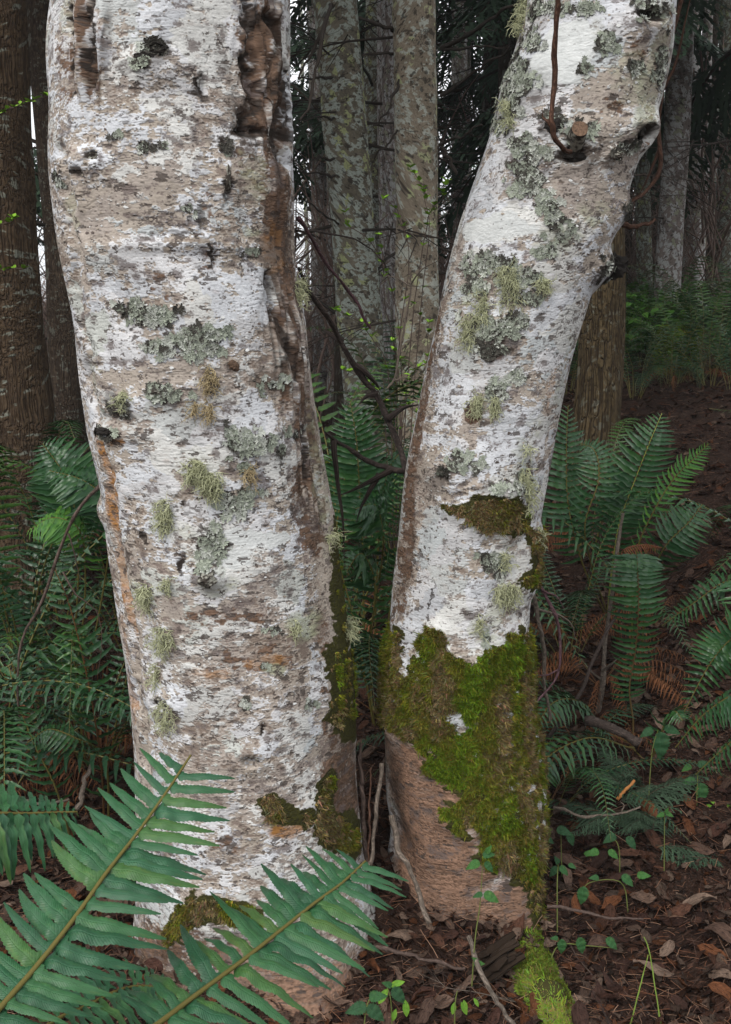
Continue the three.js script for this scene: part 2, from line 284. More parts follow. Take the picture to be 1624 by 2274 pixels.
        const fl = Math.max(sst(0.5, 0.7, vn(x * 170, t * 300, z * 170) + 0.45 * vn(x * 45, t * 60, z * 45) - 0.3 * sm - 0.12) * 0.7, sst(0.60, 0.68, vn(x * 92 + w5, t * 120, z * 92) + 0.3 * vn(x * 14, t * 17, z * 14) + 0.14 * n5 - 0.2 * sm)); r = lerp(r, 0.075, fl * 0.85); gg = lerp(gg, 0.06, fl * 0.85); b = lerp(b, 0.053, fl * 0.85); h -= 0.24 * fl;
                const dk = clamp(L.dark[k] * 1.2 + 0.25 * n3 + 0.2 * w3 - 0.1) * sst(0.03, 0.2, L.dark[k]); r = lerp(r, 0.036, dk); gg = lerp(gg, 0.028, dk); b = lerp(b, 0.024, dk); h -= 0.2 * dk;
        // fissured, plated bark
        const fz = L.fis[k]; if (fz > 0.02) { const q = 1 - Math.abs(vn(x * 34 + w1, t * 9 + w2 * 0.5, z * 34)), cr = sst(0.8, 0.97, q + 0.06 * n4) * fz; h -= 0.7 * cr; r = lerp(r, 0.06, cr * 0.85); gg = lerp(gg, 0.04, cr * 0.85); b = lerp(b, 0.03, cr * 0.85); }
        const mo = sst(0.35, 0.6, L.moss[k] + 0.15 * w3); r = lerp(r, 0.04 + 0.015 * n4, mo); gg = lerp(gg, 0.038 + 0.015 * n4, mo); b = lerp(b, 0.012, mo);
        h += 0.09 * n4 + 0.09 * n3 * (1 - L.fis[k]) + 0.08 * w5 + 0.05 * n5;
        const o = (j * TW + i) * 4; C[o] = enc(r); C[o + 1] = enc(gg); C[o + 2] = enc(b); C[o + 3] = 255; H[j * TW + i] = h;
      }
    }
    const map = new THREE.DataTexture(C, TW, TH); map.colorSpace = THREE.SRGBColorSpace;
    const bump = new THREE.DataTexture(H, TW, TH, THREE.RedFormat, THREE.FloatType);
    for (const q of [map, bump]) { q.wrapS = THREE.MirroredRepeatWrapping; q.wrapT = THREE.MirroredRepeatWrapping; q.magFilter = THREE.LinearFilter; q.minFilter = THREE.LinearFilter; q.needsUpdate = true; }
    this.mat = std({ map, bumpMap: bump, bumpScale: 0.0036, roughness: 0.88 });
    return part(parent, 'trunk', g, this.mat);
  }
}
const LPROF = [[0, 120, 655], [60, 113, 655], [150, 110, 654], [230, 112, 655], [330, 112, 662], [430, 120, 668], [520, 131, 668], [600, 144, 671], [700, 164, 690], [800, 178, 700], [900, 190, 710], [960, 196, 718], [1000, 207, 722], [1100, 228, 735], [1200, 241, 748], [1300, 258, 760], [1400, 275, 771], [1500, 288, 786], [1600, 296, 787], [1700, 303, 795], [1800, 304, 801], [1900, 308, 807], [2000, 300, 815], [2080, 290, 822], [2150, 276, 830], [2274, 250, 850]];
const RPROF = [[0, 1166, 1502], [100, 1140, 1496], [200, 1106, 1477], [300, 1080, 1446], [400, 1046, 1406], [500, 1011, 1384], [600, 985, 1338], [700, 966, 1308], [800, 946, 1276], [900, 926, 1255], [1000, 906, 1236], [1100, 896, 1215], [1200, 886, 1200], [1300, 872, 1189], [1400, 863, 1180], [1500, 852, 1178], [1600, 848, 1180], [1700, 850, 1188], [1800, 858, 1196], [1900, 864, 1190], [2000, 868, 1178], [2080, 868, 1178], [2160, 862, 1195], [2274, 850, 1235]];
const TL = new Trunk(LPROF, 2.2, -0.12, 2.25, { seed: 3.7, rm: 0.235, bias: -0.03, feet: [[0.55, 0.4, 0.17, 0.09], [-0.9, 0.35, 0.03, 0.1], [1.6, 0.4, 0.1, 0.1]] });
const TR = new Trunk(RPROF, 2.33, -0.12, 2.25, { seed: 19.2, rm: 0.165, bias: 0.1, feet: [[0.75, 0.45, 0.11, 0.13], [-0.4, 0.5, 0.06, 0.13], [-1.4, 0.5, 0.06, 0.12]] });
{ // ---- left trunk: where the photograph shows each patch
  const t = TL, B = (l, a) => a.forEach((q) => t.blob(l, ...q));
  B('white', [[430, 60, 120, 70, 0.3], [330, 190, 90, 50, 0.1], [330, 265, 120, 55, 0.22], [330, 140, 80, 40, 0.2], [480, 300, 70, 60, 0.1], [350, 550, 150, 45, 0.25], [270, 620, 80, 45, 0.2], [560, 660, 90, 70, 0.42], [470, 720, 90, 40, 0.35], [230, 760, 60, 60, 0.4], [530, 930, 90, 60, 0.45], [380, 990, 100, 65, 0.45], [330, 1060, 70, 70, 0.4], [440, 1170, 110, 60, 0.35], [620, 1030, 40, 60, 0.2], [640, 1320, 60, 50, 0.3], [690, 1390, 40, 40, 0.2], [720, 1510, 26, 70, 0.35], [430, 1560, 60, 40, 0.3], [330, 1420, 20, 60, 0.3], [560, 1640, 70, 30, 0.2], [690, 1640, 40, 40, 0.3], [450, 1840, 80, 60, 0.3], [360, 1700, 50, 60, 0.2], [560, 1940, 80, 50, 0.2], [260, 1150, 25, 80, 0.35], [640, 100, 16, 130, 0.3], [655, 400, 12, 200, 0.25], [300, 1880, 60, 70, 0.25], [360, 2020, 60, 40, 0.3]]);
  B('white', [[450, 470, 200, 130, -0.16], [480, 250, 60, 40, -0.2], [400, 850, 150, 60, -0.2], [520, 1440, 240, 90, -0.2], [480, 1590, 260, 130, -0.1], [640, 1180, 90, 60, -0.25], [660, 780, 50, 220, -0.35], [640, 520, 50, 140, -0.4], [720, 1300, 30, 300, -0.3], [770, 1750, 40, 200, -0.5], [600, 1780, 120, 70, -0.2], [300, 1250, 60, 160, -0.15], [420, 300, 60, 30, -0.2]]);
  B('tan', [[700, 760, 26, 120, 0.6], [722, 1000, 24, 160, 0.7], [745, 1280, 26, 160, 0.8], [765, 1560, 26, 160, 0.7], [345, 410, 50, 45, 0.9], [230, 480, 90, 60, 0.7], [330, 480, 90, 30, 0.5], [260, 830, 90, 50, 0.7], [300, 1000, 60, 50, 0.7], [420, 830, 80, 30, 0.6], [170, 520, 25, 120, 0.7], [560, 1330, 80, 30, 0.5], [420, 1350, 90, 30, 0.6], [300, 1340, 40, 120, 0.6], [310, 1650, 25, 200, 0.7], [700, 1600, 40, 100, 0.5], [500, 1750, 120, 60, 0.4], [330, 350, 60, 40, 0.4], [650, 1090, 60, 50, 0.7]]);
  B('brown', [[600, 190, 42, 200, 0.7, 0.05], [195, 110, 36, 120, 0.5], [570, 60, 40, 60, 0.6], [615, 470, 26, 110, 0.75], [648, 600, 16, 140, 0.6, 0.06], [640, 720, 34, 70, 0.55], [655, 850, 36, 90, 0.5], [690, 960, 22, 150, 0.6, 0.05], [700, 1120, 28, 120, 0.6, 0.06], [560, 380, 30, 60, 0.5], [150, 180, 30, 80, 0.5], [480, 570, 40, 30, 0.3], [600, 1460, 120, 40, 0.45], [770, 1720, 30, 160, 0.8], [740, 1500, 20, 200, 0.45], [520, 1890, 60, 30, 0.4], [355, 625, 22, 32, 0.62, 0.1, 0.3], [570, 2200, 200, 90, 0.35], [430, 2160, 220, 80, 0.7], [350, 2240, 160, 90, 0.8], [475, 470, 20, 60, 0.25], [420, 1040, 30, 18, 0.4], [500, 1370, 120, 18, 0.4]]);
  B('red', [[700, 2230, 170, 90, 0.95], [600, 2150, 100, 70, 0.6], [560, 2270, 200, 60, 0.8]]);
  B('orange', [[228, 1050, 14, 80, 0.9, 0.1], [238, 1130, 12, 60, 0.9], [262, 1290, 10, 120, 0.8, 0.12], [600, 1475, 50, 18, 0.7], [275, 1420, 8, 70, 0.6], [640, 1840, 40, 26, 0.9], [470, 1500, 60, 14, 0.5], [290, 1560, 8, 90, 0.6], [265, 985, 20, 10, 0.7], [612, 560, 22, 60, 0.6]]);
  B('green', [[690, 1390, 40, 40, 0.9], [620, 1495, 24, 16, 0.9], [205, 830, 26, 60, 0.7], [560, 400, 24, 60, 0.6], [160, 470, 22, 60, 0.5], [560, 520, 24, 16, 0.7], [720, 1100, 14, 250, 0.5, 0.05], [430, 1230, 30, 60, 0.4], [300, 1300, 20, 60, 0.5], [150, 40, 30, 60, 0.5], [480, 1300, 60, 20, 0.5]]);
  B('smooth', [[580, 1195, 78, 26, 1, -0.12, 0.12], [520, 1240, 34, 22, 1, 0, 0.15]]);
  B('dark', [[345, 115, 34, 28, 0.7], [300, 150, 40, 10, 0.4], [452, 190, 9, 20, 0.9], [445, 205, 14, 9, 0.8], [213, 345, 13, 10, 0.9, 0.4], [183, 383, 13, 11, 0.9], [245, 410, 10, 10, 0.7], [447, 492, 9, 26, 0.7, -0.08], [476, 575, 6, 20, 0.95], [505, 420, 9, 34, 0.8, -0.2], [505, 320, 8, 14, 0.8], [520, 815, 16, 16, 0.7], [392, 1108, 9, 5, 0.9], [322, 1192, 6, 13, 0.9], [403, 1250, 7, 18, 0.9], [586, 1622, 5, 15, 0.95], [555, 1692, 30, 20, 0.4], [360, 1555, 22, 10, 0.3], [540, 1030, 10, 8, 0.7], [330, 455, 4, 9, 0.4], [455, 550, 40, 12, 0.35], [395, 520, 60, 6, 0.4], [250, 880, 16, 8, 0.5], [615, 200, 14, 80, 0.7], [560, 40, 8, 30, 0.8], [555, 290, 30, 9, 0.9], [630, 780, 12, 40, 0.7, -0.3], [612, 680, 5, 60, 0.7, -0.25], [600, 850, 40, 26, 0.4], [670, 640, 5, 40, 0.5], [640, 300, 12, 20, 0.8], [686, 1030, 4, 40, 0.8], [660, 970, 5, 24, 0.6], [525, 570, 8, 16, 0.4], [540, 1140, 8, 6, 0.5], [300, 1520, 6, 6, 0.4], [460, 310, 26, 10, 0.3], [570, 2090, 120, 16, 0.5]]);
  t.blob('fis', 195, 110, 50, 130, 0.8); t.blob('fis', 600, 180, 60, 190, 1); t.blob('fis', 650, 760, 42, 170, 0.8); t.blob('fis', 690, 1020, 24, 160, 0.7); t.blob('fis', 640, 460, 40, 140, 0.4);
  // relief: fused side stem on the left, deep cracks, collars
  const fold = [[135, 330], [152, 480], [172, 640], [190, 800], [214, 960], [240, 1100], [262, 1250], [284, 1400], [300, 1560], [312, 1700]];
  t.line('geo', fold, 14, -0.012, 0.9); t.line('geo', fold.map(([x, y]) => [x + 26, y]), 16, 0.006, 0.9); t.line('tan', fold, 10, 0.6, 0.8);
  for (const [l, w, v] of [[[[545, 0], [556, 60], [548, 130], [560, 200], [552, 290]], 13, -0.02], [[[600, 40], [618, 110], [628, 200], [622, 300], [632, 360]], 12, -0.024], [[[640, 90], [648, 180], [640, 280]], 8, -0.016], [[[200, 0], [210, 90], [204, 190]], 10, -0.014], [[[160, 20], [172, 120], [168, 210]], 8, -0.01], [[[604, 610], [618, 690], [640, 770]], 8, -0.012], [[[640, 770], [652, 840]], 14, -0.012], [[[684, 960], [690, 1070]], 5, -0.01], [[[672, 600], [680, 700]], 5, -0.007]]) { t.line('geo', l, w, v, 0.7); t.line('dark', l, w * 0.75, 0.85, 0.5); }
  for (const [X, Y, rx, ry, v] of [[580, 70, 26, 60, 0.014], [600, 160, 16, 60, 0.016], [580, 240, 22, 50, 0.014], [640, 220, 14, 90, 0.012], [185, 60, 16, 60, 0.012], [225, 110, 12, 90, 0.012], [190, 170, 14, 40, 0.01], [620, 420, 26, 60, 0.01], [345, 150, 60, 34, 0.016], [200, 360, 36, 26, 0.012], [505, 400, 20, 40, 0.012], [450, 510, 24, 30, 0.008], [400, 545, 130, 12, 0.008], [270, 900, 40, 18, 0.01], [250, 960, 60, 16, 0.012], [370, 880, 50, 22, 0.008], [555, 1690, 40, 28, 0.012], [360, 1560, 40, 26, 0.012], [465, 1285, 26, 22, 0.02], [560, 990, 70, 40, 0.007], [240, 560, 50, 40, 0.01], [660, 800, 30, 90, 0.012], [215, 1130, 26, 26, 0.014], [620, 1260, 90, 40, 0.004]]) t.blob('geo', X, Y, rx, ry, v, 0, 0.9, true);
  for (const [X, Y, rx, ry, v] of [[452, 192, 9, 18, -0.012], [345, 112, 20, 14, -0.01], [213, 345, 10, 8, -0.012], [183, 383, 10, 9, -0.012], [447, 492, 8, 24, -0.01], [476, 575, 5, 16, -0.01], [403, 1252, 6, 14, -0.008], [586, 1622, 5, 13, -0.008], [555, 1690, 14, 10, -0.012], [322, 1192, 5, 10, -0.007], [555, 292, 24, 9, -0.02], [392, 1108, 7, 5, -0.007], [360, 1562, 16, 10, -0.008], [505, 425, 7, 26, -0.01]]) t.blob('geo', X, Y, rx, ry, v, 0, 0.7, true);
}
{ // ---- right trunk
  const t = TR, B = (l, a) => a.forEach((q) => t.blob(l, ...q));
  B('white', [[1240, 110, 80, 90, 0.6], [1330, 90, 60, 60, 0.2], [1090, 480, 90, 40, 0.3], [1060, 560, 60, 40, 0.3], [1240, 730, 60, 90, 0.5], [1010, 860, 50, 70, 0.4], [1160, 970, 80, 60, 0.4], [1000, 1190, 80, 60, 0.3], [930, 1320, 40, 40, 0.3], [1050, 1340, 90, 60, 0.3], [1080, 1200, 90, 40, 0.2], [1140, 320, 40, 80, 0.3], [1020, 460, 30, 60, 0.3], [1080, 400, 30, 40, 0.3]]);
  B('white', [[1300, 430, 80, 70, -0.35], [1360, 220, 80, 80, -0.25], [1400, 350, 50, 60, -0.2], [1060, 930, 40, 50, -0.35], [1120, 790, 90, 50, -0.2], [1200, 850, 60, 50, -0.2], [930, 1050, 14, 250, -0.45], [960, 800, 12, 200, -0.45], [1020, 560, 10, 100, -0.3], [1220, 950, 20, 120, -0.2], [1050, 1290, 60, 20, -0.2]]);
  B('tan', [[1420, 200, 60, 140, 0.75], [1440, 100, 50, 100, 0.6], [1360, 430, 40, 90, 0.6], [1330, 560, 30, 60, 0.5], [1290, 430, 70, 60, 0.9], [1330, 210, 60, 70, 0.7], [1390, 380, 30, 60, 0.6], [1060, 930, 30, 60, 0.9], [1020, 520, 30, 100, 0.4], [1180, 870, 60, 30, 0.6], [1040, 640, 30, 60, 0.5], [960, 1060, 40, 60, 0.5], [1130, 640, 60, 60, 0.3], [1080, 1370, 30, 16, 0.5]]);
  B('brown', [[1440, 330, 26, 50, 0.5], [1470, 150, 20, 120, 0.4], [1365, 235, 26, 18, 0.7, -0.4], [1050, 915, 20, 20, 0.6], [905, 1150, 12, 240, 0.7, 0.06], [935, 900, 10, 160, 0.7, 0.12], [965, 740, 8, 100, 0.7, 0.2], [1110, 775, 50, 26, 0.5], [1160, 370, 40, 40, 0.4], [885, 1340, 14, 60, 0.5], [1240, 980, 12, 120, 0.4], [1300, 780, 12, 80, 0.4, 0.3], [1420, 120, 30, 30, 0.4], [1180, 1030, 14, 80, 0.4]]);
  B('green', [[1440, 240, 30, 80, 0.7], [1400, 170, 50, 60, 0.45], [1260, 820, 20, 80, 0.5], [1240, 540, 50, 40, 0.7], [1440, 180, 26, 50, 0.8], [1470, 60, 20, 90, 0.7], [1330, 470, 40, 30, 0.6], [1290, 60, 60, 30, 0.4], [1170, 1000, 30, 80, 0.4], [1110, 700, 60, 40, 0.3], [1360, 330, 30, 30, 0.3], [1110, 1370, 20, 60, 0.6], [1060, 1390, 12, 30, 0.5]]);
  B('orange', [[1290, 270, 14, 10, 0.5], [1230, 850, 10, 60, 0.5], [1190, 560, 14, 20, 0.4]]);
  B('smooth', [[1090, 505, 90, 26, 1, -0.05, 0.12], [1245, 120, 64, 70, 1, 0, 0.14]]);
  B('red', [[930, 1760, 110, 120, 0.95], [960, 1920, 130, 130, 1], [1000, 2060, 160, 110, 1], [880, 1680, 60, 80, 0.7], [1060, 2180, 140, 80, 0.8], [1130, 2050, 90, 130, 1], [1150, 1990, 60, 80, 0.9]]);
  B('white', [[960, 1850, 160, 260, -0.3]]);
  B('dark', [[1275, 340, 30, 22, 0.9], [1225, 285, 18, 16, 0.7], [1430, 295, 26, 20, 0.9], [1440, 35, 34, 16, 0.9], [1360, 345, 10, 10, 0.6], [1345, 600, 22, 26, 0.8], [985, 1060, 20, 22, 0.6], [1095, 760, 60, 26, 0.45], [1110, 1085, 70, 12, 0.5], [875, 1760, 20, 120, 0.5], [1000, 340, 6, 30, 0.4], [960, 1320, 3, 30, 0.8], [1390, 470, 12, 26, 0.5], [1160, 200, 50, 60, 0.35], [1170, 390, 50, 70, 0.35]]);
  const lo = [[1040, 1090], [1000, 1088], [960, 1078]];
  for (const [X, Y, rx, ry, v] of [[1275, 320, 60, 40, 0.02], [1430, 290, 50, 34, 0.022], [1440, 40, 60, 40, 0.022], [1345, 600, 34, 34, 0.03], [985, 1050, 40, 36, 0.016], [1060, 1088, 70, 12, 0.008], [1150, 1090, 50, 16, 0.01], [1360, 345, 16, 14, 0.02], [1225, 285, 26, 22, 0.014], [1390, 470, 18, 30, 0.012], [1190, 1800, 60, 140, 0.012], [1150, 180, 60, 60, 0.006], [1090, 750, 60, 50, 0.008]]) t.blob('geo', X, Y, rx, ry, v, 0, 0.9, true);
  for (const [X, Y, rx, ry, v] of [[1440, 34, 26, 12, -0.03], [1275, 345, 24, 14, -0.02], [1430, 300, 18, 14, -0.03], [985, 1060, 12, 12, -0.016], [880, 1800, 26, 110, -0.01], [875, 1870, 26, 60, -0.014]]) t.blob('geo', X, Y, rx, ry, v, 0, 0.7, true);
  t.line('geo', lo, 6, -0.006, 0.7);
}
// ---------------------------------------------------------------- moss outlines (bearings), laid on the bark as a cushion of strands
const inPoly = (x, y, q) => { let c = false; for (let i = 0, j = q.length - 1; i < q.length; j = i++) if ((q[i][1] > y) !== (q[j][1] > y) && x < ((q[j][0] - q[i][0]) * (y - q[i][1])) / (q[j][1] - q[i][1]) + q[i][0]) c = !c; return c; };
function polySample(q, n, f, seed) { const g = rng(seed); let x0 = 1e9, x1 = -1e9, y0 = 1e9, y1 = -1e9; for (const [x, y] of q) { x0 = Math.min(x0, x); x1 = Math.max(x1, x); y0 = Math.min(y0, y); y1 = Math.max(y1, y); } for (let k = 0, c = 0; c < n && k < n * 20; k++) { const x = lerp(x0, x1, g()), y = lerp(y0, y1, g()); if (inPoly(x, y, q)) { c++; f(x, y, g); } } }
const MOSS_R = [
  { q: [[852, 1402], [892, 1395], [902, 1450], [914, 1482], [926, 1440], [932, 1405], [952, 1392], [990, 1400], [1004, 1436], [1050, 1460], [1098, 1428], [1150, 1400], [1182, 1392], [1200, 1500], [1205, 1640], [1205, 1800], [1200, 1930], [1160, 1945], [1120, 1925], [1080, 1940], [1056, 1900], [1070, 1850], [1030, 1850], [985, 1822], [978, 1790], [1010, 1770], [985, 1735], [930, 1690], [960, 1680], [930, 1650], [870, 1625], [848, 1610], [846, 1500]], hole: [[1012, 1590, 20], [1024, 1612, 18], [908, 1452, 12], [906, 1480, 12]], n: 9500, wrap: 1, name: 'moss' },
  { q: [[986, 1120], [1020, 1128], [1060, 1108], [1090, 1102], [1130, 1110], [1172, 1130], [1176, 1180], [1140, 1190], [1100, 1170], [1070, 1180], [1040, 1150]], n: 1100, name: 'moss', brown: 0.45 },
  { q: [[1178, 1180], [1200, 1190], [1196, 1300], [1168, 1310], [1162, 1285], [1180, 1270]], n: 420, wrap: 1, name: 'moss' },
  { q: [[1140, 1925], [1190, 1930], [1185, 2080], [1150, 2080]], n: 260, wrap: 1, name: 'moss' },
];
const MOSS_L = [
  { q: [[738, 1440], [772, 1430], [790, 1520], [786, 1640], [760, 1630], [738, 1590], [745, 1520]], n: 420, wrap: 1, s: 0.75 },
  { q: [[740, 1150], [752, 1150], [770, 1420], [758, 1420], [746, 1300]], n: 200, wrap: 1, s: 0.7 },
  { q: [[706, 1790], [730, 1740], [748, 1770], [744, 1820], [770, 1800], [792, 1840], [795, 1890], [740, 1890], [700, 1850]], n: 620 },
  { q: [[578, 1775], [600, 1768], [640, 1800], [690, 1810], [690, 1830], [640, 1826], [600, 1822]], n: 300, brown: 0.5 },
  { q: [[716, 1735], [744, 1716], [752, 1760], [730, 1780]], n: 110, brown: 0.6 },
  { q: [[395, 2010], [430, 1990], [500, 2000], [560, 2010], [600, 2030], [560, 2060], [440, 2050], [370, 2100], [360, 2070]], n: 420, brown: 0.2 },
  { q: [[250, 2180], [285, 2150], [300, 2240], [270, 2274], [245, 2250]], n: 160, brown: 0.2 },
];
for (const [t, list] of [[TR, MOSS_R], [TL, MOSS_L]]) list.forEach((m, k) => { polySample(m.q, 420, (x, y) => { if (m.hole?.some(([a, b, c]) => Math.hypot(x - a, y - b) < c + 6)) return; t.blob('moss', x, y, 9, 9, 1, 0, 0.6); t.blob('mg', x, y, 20, 20, t === TL ? 0.004 : 0.011, 0, 0.9); }, 900 + k); });
const LICH_L = [[300, 685, 42, 16, 0.8], [350, 705, 60, 26], [420, 765, 80, 34, 1.1], [480, 745, 36, 22], [372, 873, 46, 22, 1, 1, 0.1], [275, 905, 30, 12, 1, 1, 0.3], [245, 958, 40, 12, 1, 1, 0.5], [560, 985, 66, 34, 1.1], [520, 975, 24, 34, 0.6], [525, 1118, 50, 32, 1.1], [470, 1210, 40, 36, 1.1], [458, 1262, 22, 16, 1], [345, 105, 30, 20, 1.4, 1, 0.6], [310, 140, 36, 8, 0.8, 1, 0.4], [605, 850, 40, 20, 0.5, 0.8], [650, 960, 36, 18, 0.5, 0.8], [335, 325, 34, 10, 0.5, 0.8, 0.4], [420, 470, 26, 14, 0.4, 0.7], [560, 560, 30, 12, 0.3, 0.7], [540, 1040, 24, 12, 0.5, 0.9], [545, 1565, 22, 14, 0.6, 0.7], [700, 1570, 20, 16, 0.6, 0.7], [130, 400, 12, 30, 0.9, 0.9, 0.3], [260, 300, 20, 10, 0.4, 0.7, 0.3], [620, 1400, 30, 12, 0.4, 0.6], [590, 1480, 20, 10, 0.4, 0.6], [500, 330, 12, 18, 0.8, 0.8, 0.5]], LICH_R = [[1150, 170, 50, 50, 1.2], [1180, 90, 36, 30, 0.8], [1130, 230, 40, 30, 1, 1, 0.2], [1105, 280, 24, 20, 1.2, 1, 0.4], [1200, 20, 50, 22, 1, 1, 0.2], [1290, 20, 60, 14, 0.8], [1350, 100, 26, 36, 1], [1440, 25, 50, 26, 0.9, 1, 0.4], [1410, 150, 20, 16, 0.8], [1170, 340, 46, 40, 1.1], [1175, 400, 44, 40, 1.3, 1, 0.15], [1215, 440, 26, 30, 1], [1240, 480, 30, 18, 0.6], [1210, 560, 30, 14, 0.5], [1250, 520, 40, 24, 0.6, 0.8], [1290, 290, 50, 24, 0.6, 0.9], [1230, 265, 34, 26, 0.9, 1, 0.3], [1060, 590, 34, 50, 1, 0.85], [1045, 640, 30, 26, 1, 0.85], [1150, 615, 56, 26, 1.2], [1110, 590, 30, 18, 1, 1, 0.2], [1180, 660, 30, 20, 0.8, 0.9, 0.2], [1090, 735, 60, 34, 1.5, 1, 0.1], [1140, 715, 40, 20, 0.8], [1090, 780, 44, 16, 1.2, 1, 0.5], [1100, 865, 22, 26, 1.2], [1150, 840, 26, 16, 0.9], [1020, 1025, 34, 24, 0.9], [1060, 1040, 20, 16, 0.7, 0.9], [1110, 1082, 70, 14, 1.1], [1170, 1070, 26, 16, 1, 1, 0.2], [1090, 1245, 30, 24, 1.1], [1115, 1262, 16, 20, 1], [1390, 478, 12, 28, 1.3, 1, 0.3], [1345, 600, 24, 34, 1.6, 1, 0.5], [1395, 325, 30, 16, 0.8, 0.9, 0.4], [1470, 150, 16, 60, 1, 1, 0.2], [1360, 345, 10, 8, 1], [1300, 150, 14, 24, 0.4], [990, 1050, 16, 16, 0.8, 0.9, 0.6], [1080, 1420, 10, 30, 0.8, 0.8]];
for (const [t, list] of [[TL, LICH_L], [TR, LICH_R]]) { const g = rng(t === TL ? 5 : 6); for (const [X, Y, rx, ry, dens = 1] of list) for (let k = 0; k < rx * ry * 0.012 * dens; k++) { const a = g() * 6.28, q = Math.sqrt(g()) * 0.9; t.blob('dark', X + Math.cos(a) * rx * q, Y + Math.sin(a) * ry * q, 4 + 4 * g(), 3 + 3 * g(), 0.75, 0, 0.4); } }
const treeL = thing('alder_tree', 'thick white-barked alder with dark cracked bark near its top right edge', 'tree', V(TL.sp(0)[0], 0, -2.2));
const treeR = thing('alder_tree', 'slimmer white-barked alder leaning right with a thick green moss collar round its foot', 'tree', V(TR.sp(0)[0], 0, -2.33));
for (const [t, o] of [[TL, treeL], [TR, treeR]]) { const m = t.mesh(o); rebase(m.geometry, o.position); t.root = o; }
// limbs high above the picture
for (const [t, o, s] of [[TL, treeL, 5], [TR, treeR, 9]]) { const mb = new MB(), g = rng(s); for (let k = 0; k < 12; k++) { const y = 5.5 + k * 0.55, [cx] = t.sp(y), a = g() * 6.28, l = 1.5 + 2 * g(); const p = curvePts([V(cx, y, -t.d), V(cx + Math.cos(a) * l * 0.5, y + 0.7, -t.d + Math.sin(a) * l * 0.5), V(cx + Math.cos(a) * l, y + 1.9, -t.d + Math.sin(a) * l)], 8); mb.tube(wob(p, 0.08, k), (q) => 0.035 * (1 - q) + 0.006, 6); } const m = part(o, 'limbs', mb.geo(false), std({ color: lin(0.3, 0.27, 0.23) }), 'bare grey limbs'); rebase(m.geometry, o.position); }

// moss strands
const mossMat = std({ color: 0xffffff, roughness: 0.95, vertexColors: true, side: THREE.DoubleSide });
function mossTuft(seed, n) { const g = rng(seed), mb = new MB(); // a tuft of curved, branching strands; +y out of the bark
  for (let k = 0; k < n; k++) {
    const a = g() * 6.28, lean = 0.35 + 0.8 * g(), L = 0.55 + 0.6 * g(), w = 0.05 + 0.05 * g(), x0 = (g() - 0.5) * 0.9, z0 = (g() - 0.5) * 0.9, c = lin(0.75 + 0.5 * g(), 0.8 + 0.4 * g(), 0.7 + 0.5 * g()), b = mb.p.length / 3, S = 4;
    for (let i = 0; i <= S; i++) { const q = i / S, out = L * lean * q * q, y = L * q * (1 - 0.35 * q), x = x0 + Math.cos(a) * out, z = z0 + Math.sin(a) * out, ww = w * (1 - 0.75 * q) * (i % 2 ? 1.7 : 1); mb.p.push(x - Math.sin(a) * ww, y, z + Math.cos(a) * ww, x + Math.sin(a) * ww, y, z - Math.cos(a) * ww); mb.u.push(0, q, 1, q); const f = 1; for (let r = 0; r < 2; r++) mb.c.push(c.r * f, c.g * f, c.b * f); if (i) { const o = b + i * 2; mb.i.push(o - 2, o - 1, o, o - 1, o + 1, o); } }
  } return mb.geo(); }
const TUFTS = [mossTuft(1, 26), mossTuft(2, 26), mossTuft(3, 22)];
